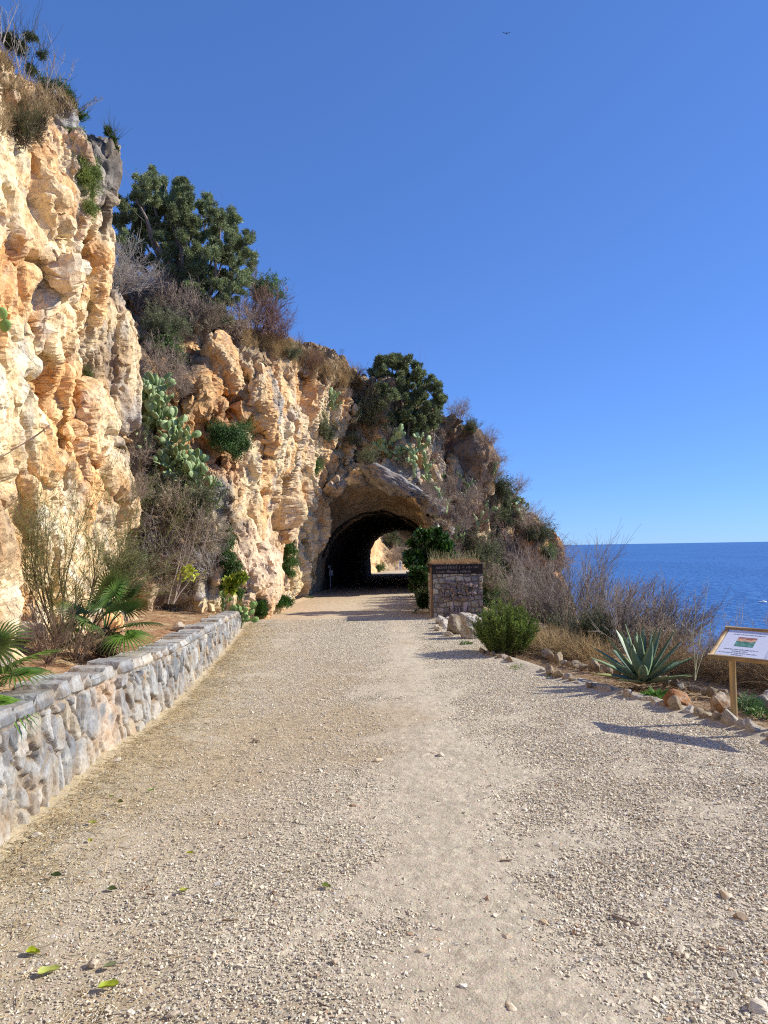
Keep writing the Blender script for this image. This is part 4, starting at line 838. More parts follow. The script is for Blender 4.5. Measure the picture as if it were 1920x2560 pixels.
# ---- prickly pear
def pad_mesh():
    a = np.linspace(0, 2*np.pi, 15)[:-1]; rows = []
    for k, (rr_, th) in enumerate([(1.0, 0.0), (.93, .055), (.62, .10), (.0, .125)]):
        for sgn in ((1,) if k == 0 else (1, -1)):
            rows.append(np.stack([np.sin(a)*rr_*(.36+.06*np.cos(a)*-1), np.full(14, sgn*th), .5-np.cos(a)*.5*rr_], 1) if rr_ > 0 else np.array([[0, sgn*th, .52]]))
    V = np.concatenate(rows); r0 = np.arange(14); Fq, Ft = [], []
    def ringq(A, B, flip):
        for i in range(14): j = (i+1) % 14; q = [A+i, A+j, B+j, B+i]; Fq.append(q if not flip else q[::-1])
    ringq(0, 14, False); ringq(0, 28, True); ringq(14, 42, False); ringq(28, 56, True)
    for i in range(14): j = (i+1) % 14; Ft += [[42+i, 42+j, 70, 70], [56+j, 56+i, 71, 71]]
    return V, np.array(Fq), np.array([t[:3] for t in Ft])
PADV, PADQ, PADT = pad_mesh()
def cactus(name, starts, label, seed, psize=.26, gen=4, group=None, origin=None, c=(0.19, .27, .10), c2=(0.33, .41, .20), kidsn=(1, 3)):
    rng = np.random.default_rng(seed); pads = []
    def rec(p, d, s, g):
        s_ = s*rng.uniform(.8, 1.15); side = unit(np.cross(d, rng.normal(size=3))); pads.append((p, d, side, s_)); tip = p+d*s_*.92
        if g <= 0: return
        for _ in range(rng.integers(kidsn[0], kidsn[1]+1)):
            a = rng.uniform(-1.0, 1.0); o = p+d*s_*(.55+.4*math.cos(a))+side*s_*.34*math.sin(a); rec(o, unit(d*math.cos(a)+side*math.sin(a)*.9+rng.normal(0, .2, 3)+np.array([0, 0, .18])), s_*.97, g-1)
    for (p, d) in starts: rec(np.array(p, float), unit(np.array(d, float)), psize, gen)
    n = len(pads); p = np.array([q[0] for q in pads]); d = np.array([q[1] for q in pads]); s = np.array([q[2] for q in pads]); z = np.array([q[3] for q in pads]); nn = np.cross(d, s)
    V = (p[:, None]+(s[:, None]*PADV[None, :, 0:1]+nn[:, None]*PADV[None, :, 1:2]+d[:, None]*PADV[None, :, 2:3])*z[:, None, None]).reshape(-1, 3); m = len(PADV); off = (np.arange(n)*m)[:, None, None]
    Fl = [(PADQ[None]+off).reshape(-1, 4), (PADT[None]+off).reshape(-1, 3)]; C = cvar(rng, n, m, c, .2, c2); o = origin if origin is not None else starts[0][0]
    ob = mesh_np(name, V, Fl, M_PAD, col=C, loc=o); return tag(ob, label, 'cactus', group)
# ---- fan palm
def frond(rng, org, d, pet, blade, c, c2, nseg=30, span=2.3, droop=.25):
    d = unit(np.array(d, float)); P_, rr = grow(rng, np.array([org]), np.array([d]), np.array([pet]), np.array([.009]), 6, .05, -.05, .7); hub = P_[0, -1]; ax = unit(P_[0, -1]-P_[0, -2]); s = unit(np.cross(ax, np.array([0, 0, 1.0])+rng.normal(0, .25, 3))); n = np.cross(s, ax)
    parts = [(*tubes(P_, rr, 4), np.array(c)*1.3)]; a = np.linspace(-span, span, nseg); L_ = blade*(1-.28*(np.abs(a)/span)**2)*rng.uniform(.92, 1.05, nseg); t = np.array([0, .35, .7, 1.0]); wd = np.array([.012, .05, .036, .003])*blade*1.35
    dr = ax[None]*np.cos(a)[:, None]+s[None]*np.sin(a)[:, None]; sd = -ax[None]*np.sin(a)[:, None]+s[None]*np.cos(a)[:, None]; V, Fq = [], []
    for k in range(nseg):
        c0 = hub+dr[k]*L_[k]*t[:, None]+n*(.10*blade*np.sin(t*2)[:, None])-np.array([0, 0, 1])*(droop*L_[k]*t**2.4)[:, None]; l = c0+sd[k]*wd[:, None]/2+n*wd[:, None]*.35; r = c0-sd[k]*wd[:, None]/2+n*wd[:, None]*.35; b = len(V)*12
        V.append(np.stack([l, c0, r], 1).reshape(-1, 3))
        for j in range(3):
            for e in (0, 1): Fq.append([b+j*3+e, b+j*3+e+1, b+(j+1)*3+e+1, b+(j+1)*3+e])
    V = np.concatenate(V); parts.append((V, np.array(Fq), cvar(rng, nseg, 12, c, .15, c2))); return join(parts)
def fan_palm(base, fr, label, seed, trunk_h=.3, c=(0.045, .10, .02), c2=(0.10, .17, .035)):
    rng = np.random.default_rng(seed); t = thing('fan_palm', base, label, 'palm'); base = np.array(base, float); top = base+np.array([0, 0, trunk_h])
    n = 260; a = rng.uniform(0, 6.28, n); h = rng.random(n); o = base+np.stack([np.cos(a)*.07, np.sin(a)*.07, h*trunk_h], 1); P_, rr = grow(rng, o, np.stack([np.cos(a), np.sin(a), rng.uniform(.2, 1.6, n)], 1), rng.uniform(.06, .22, n), np.full(n, .007), 3, .2, -.1)
    T_, tr = grow(rng, np.array([base-[0, 0, .1]]), np.array([[0, 0, 1.]]), np.array([trunk_h+.15]), np.array([.09]), 4, .05, 0, .8); V, F_, C = join([(*tubes(T_, tr, 8), (.13, .09, .06)), (*tubes(P_, rr, 3), (.22, .14, .08))]); mesh_np('trunk', V, F_, M_TWIG, t, col=C*rng.uniform(.7, 1.3, (len(C), 1)))
    for f in fr: V, F_, C = frond(rng, top, f[0], f[1], f[2], f[4] if len(f) > 4 else c, f[5] if len(f) > 5 else c2, droop=f[3] if len(f) > 3 else .25); mesh_np('frond', V, F_, M_GLEAF, t, col=C)
    return t
# hanging or cushion plants on the rock
def cushion(name, L_, Y, n, ls, c, c2, label, seed, hang=0.0, cat='plant', off=.12, asp=.3, strands=0, slen=.4, push=0.0):
    rng = np.random.default_rng(seed); C_, R_l = [], []
    hs_ = [hit(q[0], q[1])[0] for q in L_] if Y is None else []; ym = np.median([h[1] for h in hs_ if h is not None]) if hs_ else 0
    for q in L_:
        u, v, r = q[:3]; r = r*1.35; h_, nn = hit(u, v); h_ = P(u, v, float(np.clip(h_[1], ym-.5, ym+.2))) if (h_ is not None and Y is None) else h_; yy = h_[1] if h_ is not None and Y is None else (q[3] if len(q) > 3 else Y); rm = r/F*yy; c0 = P(u, v, yy); c0 = (c0 if h_ is None or Y is not None else h_)-unit(ray(u, v))*(off*.8+rm*.35+push)
        for k in range(10): d = unit(rng.normal(size=3)); C_.append(c0+d*rm*rng.uniform(.1, .7)); R_l.append(rm*rng.uniform(.35, .6))
    C_ = np.array(C_); R_l = np.array(R_l); base = C_[C_[:, 2].argmax()] if hang else C_[C_[:, 2].argmin()]; t = thing(name, base, label, cat); pos, d, i = in_clumps(rng, C_, R_l, n, .45); dirs = d+np.array([0, 0, -1.4 if hang else .5]); V, F_, C = leaves(rng, pos, ls, c, c2, asp, dirs=dirs)
    C = C*np.repeat(rng.uniform(.8, 1.25, len(C_))[i], 4)[:, None]; mesh_np('foliage', V, F_, M_LEAF, t, col=C)
    ns = strands or 60; k = rng.integers(0, len(C_), ns); o = C_[k]; dd = rng.normal(size=(ns, 3))*.5+np.array([.2, -.2, -1.0 if hang else .8]); P_, rr = grow(rng, o, dd, slen*rng.uniform(.3, 1, ns), np.full(ns, .004), 4, .15, -.25 if hang else .1); parts = [(*tubes(P_, rr, 3), (.10, .10, .05))]; V, F_, C = join(parts); mesh_np('stem', V, F_, M_TWIG, t, col=C)
    return t
# ================================================================ PLANTS IN PLACE
R4 = random.Random(44)
# big evergreen on the cliff shoulder
rng = np.random.default_rng(8)
TP = [(285, 560), (292, 515), (318, 495), (340, 485), (352, 450), (385, 435), (408, 455), (425, 480), (445, 450), (470, 462), (485, 500), (520, 498), (545, 530), (580, 538), (590, 568), (615, 575), (632, 605), (625, 640), (640, 665), (625, 700), (600, 740), (560, 800), (500, 800), (450, 740), (400, 700), (330, 690), (285, 630)]
C_, Rl = px_clumps(poly_fill(TP, 24, 17, 3)+[(385, 440, 15), (378, 455, 20), (447, 452, 14), (460, 465, 18), (300, 500, 14), (590, 550, 14), (622, 588, 14), (520, 500, 15), (350, 470, 16)], 22.5, rng, .75, 3, 1.6)
b = P(480, 850, 22.6); tree('evergreen_tree', (b[0], b[1], drop(b[0], b[1])), C_, Rl, 330000, .064, (0.15, .19, .08), (0.31, .36, .18), 'large rounded evergreen tree on the cliff shoulder above the orange rock', 'tree', 21, .16, 26, 8)
TP = [(935, 900), (945, 880), (965, 895), (975, 875), (1005, 888), (1030, 905), (1062, 912), (1078, 945), (1098, 965), (1108, 1000), (1100, 1050), (1060, 1085), (1000, 1095), (955, 1070), (945, 1020), (948, 970), (930, 930)]
C_, Rl = px_clumps(poly_fill(TP, 17, 12, 4), 31.2, rng, .7, 3, 1.5)
b = P(1010, 1100, 31.2); tree('evergreen_tree', (b[0], b[1], b[2]-.5), C_, Rl, 110000, .095, (0.11, .145, .06), (0.24, .28, .13), 'dark bushy evergreen tree growing on the crest above the tunnel mouth', 'tree', 22, .13, 18, 10)
# shrubs of the slopes: kind, u, v (foot), height px, label
SH = [
 ('grey', 300, 735, 150, 'bare grey tangled shrub at the left foot of the large evergreen tree'), ('grey', 345, 770, 120, 'pale twiggy shrub right of the tangled grey one under the evergreen tree'), ('dry', 400, 780, 110, 'brown dry shrub on the rock shoulder below the evergreen tree'),
 ('dry', 470, 830, 120, 'brown dry shrub under the trunk of the large evergreen tree'), ('red', 640, 840, 150, 'reddish leafless shrub at the right foot of the large evergreen tree'), ('red', 690, 860, 110, 'small reddish twiggy shrub further down the crest'), ('green', 660, 760, 80, 'glossy green shrub tucked between the evergreen tree and the reddish shrub'),
 ('dry', 590, 850, 110, 'dry brown shrub on the crest left of the dry grass'), ('olive', 415, 860, 90, 'olive-green shrub in the gully left of the dark crack'), ('green', 420, 910, 80, 'dark green leafy bush in the shady gully beside the buttress'), ('dry', 400, 960, 120, 'brown matted shrub in the gully above the prickly pears'), ('dry', 440, 1010, 90, 'brown dead shrub hanging right of the prickly pears'),
 ('olive', 395, 840, 80, 'yellow-green shrub on the lip behind the tan buttress'), ('mixed', 520, 830, 90, 'half-dry shrub on the rock above the diagonal crack'), ('dry', 340, 1170, 110, 'dry straw-like tuft shrub under the tan buttress'),
 ('olive', 365, 1290, 110, 'half-green shrub in the gully below the prickly pears'), ('mixed', 430, 1330, 150, 'wide half-dry shrub below the prickly pears'), ('grey', 360, 1420, 150, 'pale grey brushwood behind the small fan palm'), ('dry', 450, 1430, 120, 'reddish-brown brushwood in the middle of the gully bed'), ('mixed', 500, 1380, 130, 'half-dry bush beside the hanging green creeper'),
 ('olive', 500, 1300, 100, 'green bush under the dark overhang left of the pale rock face'), ('grey', 520, 1450, 150, 'grey twiggy brushwood at the far end of the planting bed'), ('dry', 400, 1520, 120, 'low brown brushwood behind the stone wall'), ('olive', 300, 1470, 120, 'wispy green shrub behind the fan palm by the buttress foot'),
 ('red', 780, 925, 60, 'low reddish shrub at the end of the dry grass crest'), ('dry', 880, 960, 60, 'low dark shrub on the crest left of the dark evergreen tree'), ('olive', 920, 1070, 95, 'grey-green shrub on the rock left of the dark evergreen tree'), ('olive', 800, 1090, 60, 'grey-green shrub on the pale rock, lower left of the shrubby crest'), ('olive', 815, 1110, 55, 'small olive shrub just below the grey-green one on the pale rock'),
 ('olive', 882, 1120, 40, 'round green shrub alone on the orange rock above the tunnel'), ('olive', 915, 1160, 50, 'yellowish shrub right above the tunnel mouth'), ('green', 790, 1185, 40, 'small green tuft on the rock ledge left above the tunnel'), ('dry', 1150, 1055, 60, 'dry shrub on the crest right of the dark evergreen tree'),
 ('dark', 1180, 1085, 45, 'dark green tuft on top of the rock outcrop'), ('dry', 1215, 1115, 55, 'dry brown shrub on top of the rock outcrop'), ('dry', 1235, 1165, 55, 'dry shrub hanging on the seaward side of the outcrop'), ('dark', 1245, 1250, 70, 'dark shrub below the overhanging outcrop'), ('dry', 1275, 1260, 80, 'windswept grey shrub on the skyline below the outcrop'),
 ('dry', 1320, 1340, 90, 'windswept dark shrub on the skyline above the sea'), ('dark', 1335, 1370, 80, 'dark green shrub at the lowest point of the skyline'), ('dry', 1180, 1270, 80, 'brown dry shrub in the middle of the right slope'), ('dry', 1130, 1230, 60, 'dry shrub under the prickly pears right of the tunnel'), ('red', 1200, 1330, 80, 'reddish dry shrub right of the spindly dead plant'),
 ('dry', 1150, 1330, 80, 'dry brush directly above the pillar plateau'), ('olive', 1250, 1330, 80, 'grey-green shrub left of the orange rock scar'), ('dry', 1230, 1400, 90, 'dry brush left of the orange rock scar'), ('olive', 1190, 1420, 90, 'green shrub behind the right half of the stone pillar'), ('dry', 1280, 1430, 90, 'dry brush below the orange rock scar'),
 ('green', 1262, 1440, 45, 'small bright green bush below the orange rock scar'), ('dry', 1380, 1430, 90, 'dry brush on the slope right of the orange rock scar'), ('green', 1365, 1400, 50, 'green bush on the skyline right of the orange scar'), ('mixed', 1215, 1490, 100, 'half-dry shrub right behind the pillar'), ('green', 1235, 1545, 100, 'leafy green bush at the right side of the pillar'), ('green', 1262, 1580, 70, 'leafy green bush behind the rosemary, right of the pillar'),
 ('dry', 1300, 1480, 110, 'bare grey-brown brush behind the rosemary bush'), ('dry', 1130, 1400, 70, 'dry stalky shrub above the pillar top'), ('olive', 1160, 1380, 60, 'olive shrub above the pillar, left of the dark one'), ('dry', 1095, 1280, 60, 'dry shrub on the right shoulder of the tunnel mouth'), ('dry', 1065, 1250, 50, 'low dry shrub on the grey rock above the tunnel arch'),
 ('mixed', 1010, 1180, 50, 'low shrub at the foot of the prickly pear colony above the tunnel'), ('mixed', 1230, 1200, 50, 'low brown shrub clinging under the outcrop'), ('dry', 1290, 1310, 70, 'brown shrub between the two skyline prickly pears'), ('mixed', 1340, 1440, 70, 'half-green shrub on the slope above the bare bushes'),
 ('olive', 725, 900, 45, 'grey-green tuft at the edge of the dry grass crest'), ('dry', 965, 1110, 50, 'brown shrub between the evergreen and the prickly pear colony'), ('dry', 1180, 1370, 60, 'brown thicket left of the green cactus pads on the slope'), ('red', 1120, 1130, 50, 'reddish shrub in the cleft left of the outcrop'),
]
for k, (kd, u, v, hp, lab) in enumerate(SH):
    h_, n_ = hit(u, v)
    if h_ is None: h_ = P(u, v, 31); n_ = np.array([0, -1, .3])
    s = hp/F*h_[1]; tilt = unit(np.array([n_[0]*.5, n_[1]*.5, 1.0])); put(kd, h_-n_*.08, s*.80, R4.uniform(0, 6.28), lab, 'shrub', 'shrubs growing on the slopes', tilt)
for k, (x, y, s_) in enumerate([(1.95, 21.2, 1.35), (2.1, 22.7, 1.3), (2.2, 24.2, 1.35), (2.25, 25.7, 1.4), (2.35, 27.2, 1.4), (2.45, 28.7, 1.4)]):  # shrubs added here to cast shade over the track
    put('dark', (x, y, gz(y)-.05), s_, k*1.7, 'one of the dark shrubs added to shade the right side of the track behind the pillar', 'shrub', 'shrubs added for shade behind the pillar')
# small filler brush on the right slope and gully
def nice(n): return n
fl = [(1100, 1350), (1120, 1300), (1140, 1260), (1210, 1260), (1230, 1290), (1200, 1390), (1260, 1370), (1270, 1400), (1100, 1220), (1090, 1160), (1330, 1450), (1350, 1470), (1310, 1420), (1240, 1350), (1220, 1360), (1150, 1290), (1170, 1300), (1130, 1370), (1290, 1380), (1380, 1470), (1270, 1500), (1240, 1480), (1330, 1520), (1360, 1540), (1400, 1500), (1290, 1540), (1340, 1580), (1390, 1600), (420, 880), (440, 930), (380, 900), (500, 800), (540, 810), (455, 860), (400, 1230), (330, 1250), (380, 1370), (470, 1270), (410, 1450), (470, 1480), (350, 1330), (540, 1410), (900, 1010), (860, 1000), (945, 1140), (1260, 1290), (1310, 1350)]
for k, (u, v) in enumerate(fl):
    h_, n_ = hit(u, v)
    if h_ is None: continue
    kd = ['dry', 'red', 'mixed', 'dry', 'grey', 'olive', 'mixed', 'dry'][k % 8]; s = R4.uniform(.34, .60)
    put(kd, h_-n_*.06, s, R4.uniform(0, 6.28), 'one of the low tangled brush plants matted over the rocky slope', 'brush', 'low brush matted over the slopes', unit(np.array([n_[0]*.6, n_[1]*.6, 1.0])))
# dry grass on the crest
def grass_on(name, spots, n, h, label, seed, c=STRAW, c2=STRAW2, r=.004, sets=(0, 1, 2, 4), spread=.35):
    rng = np.random.default_rng(seed); og = []
    for k in range(n):
        u0, v0, du, dv = spots[k % len(spots)]; h_, n_ = hit(u0+rng.uniform(-du, du), v0+rng.uniform(-dv, dv), sets)
        if h_ is not None: og.append(h_)
    og = np.array(og); V, F_, C = grass_mesh(rng, len(og), h, 0, r, -.06, og, c, c2, spread); o = mesh_np(name, V, F_, M_DRY, col=C, loc=og[0]); return tag(o, label, 'grass', kind='stuff')
grass_on('dry_grass', [(720, 880, 35, 22), (770, 905, 40, 22), (820, 930, 45, 22), (850, 950, 30, 22), (680, 860, 30, 20), (640, 850, 30, 20), (880, 960, 20, 20)], 9000, .42, 'tall dry straw-coloured grass along the cliff crest', 31, (.50, .36, .18), (.40, .26, .12))
grass_on('dry_grass', [(60, 180, 60, 50), (20, 120, 25, 60), (110, 270, 60, 40), (60, 260, 60, 40), (160, 270, 50, 20), (40, 320, 40, 25)], 4200, .20, 'dry grass matted over the top of the near buttress', 32, (.46, .34, .19), (.30, .21, .11), .0035)
grass_on('dry_grass', [(1250, 1240, 30, 30), (1180, 1350, 60, 50), (1270, 1440, 60, 40), (1350, 1500, 40, 40), (1220, 1180, 30, 40), (1100, 1330, 40, 30), (1330, 1590, 40, 30)], 6000, .35, 'thin dry grass between the shrubs of the right slope', 33, (.40, .28, .15), (.28, .19, .1), .005)
grass_on('dry_grass', [(400, 1500, 80, 30), (450, 1440, 80, 40), (350, 1380, 40, 60)], 1800, .28, 'dry grass among the brushwood of the gully', 34, (.42, .30, .17), (.28, .18, .1), .003)
# plants hanging from the faces
cushion('caper_plant', [(560, 1075, 30), (600, 1080, 32), (580, 1100, 34), (545, 1095, 24), (612, 1105, 22), (585, 1125, 22)], None, 15000, .055, (0.035, .085, .02), (0.085, .17, .035), 'ball-shaped dark green plant hanging on the orange rock below the diagonal crack', 41, 1.0, off=.1, push=.3)
cushion('caper_plant', [(725, 1375, 20), (715, 1400, 20), (735, 1400, 16), (712, 1425, 16), (728, 1430, 15), (722, 1360, 14)], None, 8000, .06, (0.025, .075, .012), (0.075, .16, .025), 'green plant hanging halfway up the pale rock left of the tunnel', 42, 1.0)
cushion('caper_plant', [(705, 1500, 14), (720, 1506, 12), (695, 1508, 10)], None, 3500, .06, (0.03, .085, .012), (0.08, .17, .03), 'low green plant at the foot of the pale rock, nearest the tunnel', 43, 0.0)
cushion('caper_plant', [(648, 1515, 14), (655, 1530, 13), (645, 1532, 10)], None, 3500, .06, (0.03, .085, .012), (0.08, .17, .03), 'low green plant at the rock foot just past the end of the wall', 44, 0.0)
cushion('green_creeper', [(575, 1350, 20), (572, 1385, 22), (580, 1420, 24), (575, 1455, 24), (590, 1480, 18), (565, 1330, 14)], None, 15000, .06, (0.03, .07, .015), (0.09, .16, .03), 'tall green creeper hanging down at the far end of the planting bed', 45, 1.0)
cushion('hanging_shrub', [(185, 345, 22), (195, 375, 30), (210, 410, 32), (215, 450, 30), (212, 485, 26), (225, 520, 20), (235, 430, 16)], 10.9, 42000, .035, (0.13, .18, .05), (0.27, .33, .10), 'long yellow-green shrub hanging from the top of the near buttress', 46, 0.0, 'shrub', off=.25, push=.25)
cushion('green_shrub', [(115, 215, 22), (140, 230, 26), (160, 245, 24), (100, 235, 18), (180, 265, 16), (200, 290, 14)], 11, 14000, .035, (0.035, .085, .016), (0.09, .17, .03), 'bright green shrub on the top edge of the near buttress', 47, 0.0, 'shrub')
cushion('green_shrub', [(70, 90, 14), (85, 95, 9), (30, 110, 22), (55, 120, 18), (15, 100, 16), (110, 140, 12), (80, 175, 16)], 10.2, 7000, .035, (0.05, .07, .025), (0.10, .12, .05), 'dull green scrub at the very top left of the cliff', 48, 0.0, 'shrub', slen=.7)
cushion('green_shrub', [(270, 330, 9), (282, 350, 8), (286, 375, 8)], 11.6, 2500, .04, (0.035, .08, .02), (0.08, .14, .03), 'small green tuft on the right edge of the buttress top', 49, 0.0, 'shrub')
cushion('dead_shrub', [(55, 320, 22), (85, 340, 26), (60, 355, 22), (95, 310, 20)], None, 3500, .035, (0.17, .12, .085), (0.22, .17, .11), 'round brown dead shrub on the upper part of the near buttress', 50, 0.0, 'shrub', strands=500, slen=.35)
cushion('dead_shrub', [(225, 555, 16), (228, 580, 14)], 12, 1500, .035, (0.2, .14, .09), (0.25, .18, .11), 'brown dead tuft under the hanging yellow-green shrub', 51, 0.0, 'shrub', strands=200, slen=.3)
cushion('green_tuft', [(222, 940, 10), (212, 930, 8)], None, 900, .03, (0.09, .13, .04), (0.14, .18, .06), 'thin green tuft growing out of the middle of the buttress', 52, 0.0)
# bare white stalks on the buttress top
rng = np.random.default_rng(60)
def stalks(u, v, Y, h, label, seed, n0=6, c=(.42, .37, .33), lean=(.1, 0, 0), w_=.5, per=(4, 3), r=.008, name='dry_stalk', minr=.003):
    rg = np.random.default_rng(seed); p = P(u, v, Y); out, tp = shrub_mesh(rg, h, w_*h, n0, per, r, .1, lean, (.4, .35), minr, .08, .35); V, F_, C = join([(*tubes(a, b, 3), c) for a, b in out]); o = mesh_np(name, V+p, F_, M_TWIG, col=C, loc=p); return tag(o, label, 'dry plant')
stalks(110, 290, 10.6, 1.0, 'pale bare branching stalk standing tallest on the buttress top', 61, 9, lean=(.25, 0, 0)); stalks(60, 230, 10.0, 0.9, 'pale bare stalk left of the tallest one on the buttress top', 62, 6, lean=(.1, 0, 0)); stalks(5, 110, 9.2, .55, 'whitish seed stalk in the top left corner', 63, 4)
stalks(190, 290, 11.0, .45, 'arching pale seed stalk leaning out from the buttress top', 64, 5, lean=(1.2, 0, 0)); stalks(850, 900, 30, .8, 'thin dark umbel stalk standing on the grassy crest', 65, 3, (.12, .10, .09), (.1, 0, 0), .3); stalks(750, 875, 26, .7, 'thin dry stalk on the crest right of the reddish shrub', 66, 4, (.2, .13, .1)); stalks(1265, 1350, 31, 1.0, 'spindly dead branching plant in the middle of the right slope', 67, 5, (.13, .08, .07), (0, 0, 0), .5, r=.02, minr=.008)
# prickly pears
def starts(L_, up=.8, off=.0, sets=(0, 1, 2, 4), dn=0):
    o = []
    for u, v in L_:
        h_, n_ = hit(u, v, sets); 
        if h_ is not None: o.append((h_+n_*(.12 if h_[1] > 25 else 0)-np.array([0, 0, dn]), unit(n_*np.array([.6, .6, .2])+np.array([R4.uniform(-.3, .3), 0, up]))))
    return o
cactus('prickly_pear', starts([(365, 1010), (385, 1030), (375, 1050), (395, 1070), (380, 1090), (400, 1050)]), 'uppermost prickly pear of the row climbing beside the tan buttress', 71, .27, 4, 'prickly pears in the gully')
cactus('prickly_pear', starts([(390, 1110), (410, 1120), (400, 1140), (430, 1140), (420, 1160), (440, 1165)]), 'middle prickly pear of the row climbing beside the tan buttress', 72, .27, 4, 'prickly pears in the gully')
cactus('prickly_pear', starts([(430, 1190), (455, 1190), (440, 1210), (470, 1210), (460, 1230), (480, 1235), (500, 1250)]), 'lower prickly pear of the row climbing beside the tan buttress', 73, .27, 4, 'prickly pears in the gully')
cactus('prickly_pear', starts([(445, 1240), (470, 1260), (495, 1275), (510, 1285)]), 'lowest prickly pear of the gully row, with smaller dusty pads', 74, .24, 2, 'prickly pears in the gully')
cactus('prickly_pear', starts([(825, 1030), (840, 1030), (832, 1015)]), 'lone prickly pear on the orange rock high above the tunnel', 75, .24, 3)
cactus('prickly_pear', starts([(965, 1110), (985, 1120), (1000, 1140), (975, 1145), (1010, 1160)]), 'prickly pear on the left of the colony under the dark evergreen tree', 76, .27, 3, 'prickly pears above the tunnel')
cactus('prickly_pear', starts([(1030, 1130), (1050, 1150), (1035, 1170), (1065, 1175)]), 'prickly pear on the right of the colony under the dark evergreen tree', 77, .27, 3, 'prickly pears above the tunnel')
cactus('prickly_pear', starts([(1040, 1195), (1065, 1200), (1080, 1215)]), 'small prickly pear at the bottom of the colony above the arch', 78, .25, 2, 'prickly pears above the tunnel')
cactus('prickly_pear', starts([(1110, 1230), (1100, 1250), (1120, 1260), (1115, 1290)]), 'prickly pear on the slope right of the tunnel arch', 79, .27, 3, 'prickly pears on the right slope')
cactus('prickly_pear', starts([(1170, 1220), (1160, 1240)]), 'prickly pear under the cave in the outcrop', 80, .27, 3, 'prickly pears on the right slope')
cactus('prickly_pear', starts([(1230, 1190), (1238, 1200)]), 'blue-green prickly pear on the skyline right under the outcrop', 81, .27, 3, 'prickly pears on the right slope')
cactus('prickly_pear', starts([(1270, 1280), (1285, 1275), (1292, 1290)]), 'prickly pear on the skyline halfway down the ridge', 82, .27, 3, 'prickly pears on the right slope')
cactus('prickly_pear', starts([(1195, 1330), (1185, 1345)]), 'prickly pear by the spindly dead plant on the right slope', 83, .27, 3, 'prickly pears on the right slope')
cactus('prickly_pear', starts([(1215, 1290), (1225, 1300)]), 'prickly pear between the spindly plant and the skyline', 87, .27, 3, 'prickly pears on the right slope')
cactus('prickly_pear', starts([(1075, 1290), (1085, 1300)]), 'prickly pear just right of the tunnel rim', 88, .25, 3, 'prickly pears on the right slope')
cactus('prickly_pear', starts([(1300, 1305), (1310, 1315)]), 'lowest prickly pear on the skyline, above the orange rock scar', 89, .26, 3, 'prickly pears on the right slope')
cactus('prickly_pear', starts([(1140, 1345), (1130, 1355), (1150, 1360)]), 'yellow-green prickly pear above the stone pillar', 84, .25, 2, 'prickly pears on the right slope', c=(.22, .3, .09), c2=(.28, .35, .14))
b = G(572, 1530); zb = drop(b[0], 17.6)
cactus('prickly_pear', [(np.array([P(u, 1500, 17.2)[0], 17.2, drop(P(u, 1500, 17.2)[0], 17.2)]), (dx, -.2, 1)) for u, dx in ((560, -.3), (580, 0), (600, .5))], 'prickly pear spilling over the far end of the stone wall', 85, .20, 3, c=(.13, .22, .07), c2=(.22, .33, .10))
h_, n_ = hit(8, 830); cactus('prickly_pear', [(h_, (.5, -.4, .8))], 'single prickly pear pad cluster on the near buttress at the left edge', 86, .15, 1, c=(.16, .28, .07), c2=(.22, .35, .1))
# fig-like bush at the portal
rng = np.random.default_rng(90); C_, Rl = px_clumps([(a, b, c*.82) for a, b, c in [(1050, 1365, 28), (1085, 1350, 28), (1110, 1365, 24), (1035, 1400, 28), (1065, 1400, 34), (1095, 1395, 30), (1040, 1440, 24), (1070, 1440, 28), (1035, 1465, 14), (1120, 1380, 16), (1060, 1340, 18), (1095, 1335, 12)]], 21.2, rng, .35, 6, 1.3)
b = P(1075, 1525, 21.5); tree('fig_tree', (b[0]+.1, b[1], gz(b[1])), C_, Rl, 15000, .12, (0.018, .055, .010), (0.06, .14, .022), 'leafy dark green fig-like tree at the right side of the tunnel mouth, behind the pillar', 'tree', 91, .05, 12, 6, asp=.75, lmat=M_GLEAF)
cushion('green_bush', [(1065, 1490, 16, 20.6), (1080, 1500, 16, 20.6), (1060, 1505, 12, 20.6)], 20.6, 2500, .09, (0.018, .05, .012), (0.05, .10, .02), 'low dark green bush in the shade left of the pillar', 92, 0.0, 'shrub', asp=.6)
# palms of the bed
CF = (0.07, .15, .02); CG = (0.16, .28, .04)
p0 = P(262, 1640, 7.6); z0 = drop(p0[0], 7.6)
fan_palm((p0[0], 7.6, z0), [(f[0], f[1]*.85, f[2]*.86)+tuple(f[3:]) for f in [((.6, -.2, .9), .42, .40), ((.1, .1, 1.2), .55, .42, .1), ((.75, -.5, .15), .42, .40, .3, CF, CG), ((-.5, -.2, .6), .40, .38), ((-.9, -.3, .35), .38, .36, .3, CF, CG), ((.3, .5, .9), .5, .42, .1), ((-.3, .5, .9), .4, .36), ((.35, -.2, 1.1), .5, .40, .2), ((-.2, -.7, .5), .35, .33, .3), ((.9, .3, .4), .4, .36), ((-.7, -.7, .1), .38, .3, .4), ((.2, -.9, -.05), .22, .24, .5, (.2, .15, .08), (.28, .2, .1))]], 'shaggy fan palm in the planting bed behind the middle of the wall', 101, .28)
p0 = P(0, 1700, 4.9); z0 = drop(p0[0]-.15, 4.9)
fan_palm((p0[0]-.22, 4.9, z0), [((.8, -.1, .55), .34, .40, .2, CF, CG), ((.75, -.45, .1), .30, .36, .5, CF, CG), ((.2, .6, .9), .34, .34), ((-.6, 0, .7), .4, .36), ((.1, -.6, .6), .3, .34, .3, CF, CG), ((.6, .7, .4), .3, .3)], 'fan palm at the left edge with bright green fronds over the wall', 102, .10, c=(.06, .13, .02), c2=(.13, .24, .035))
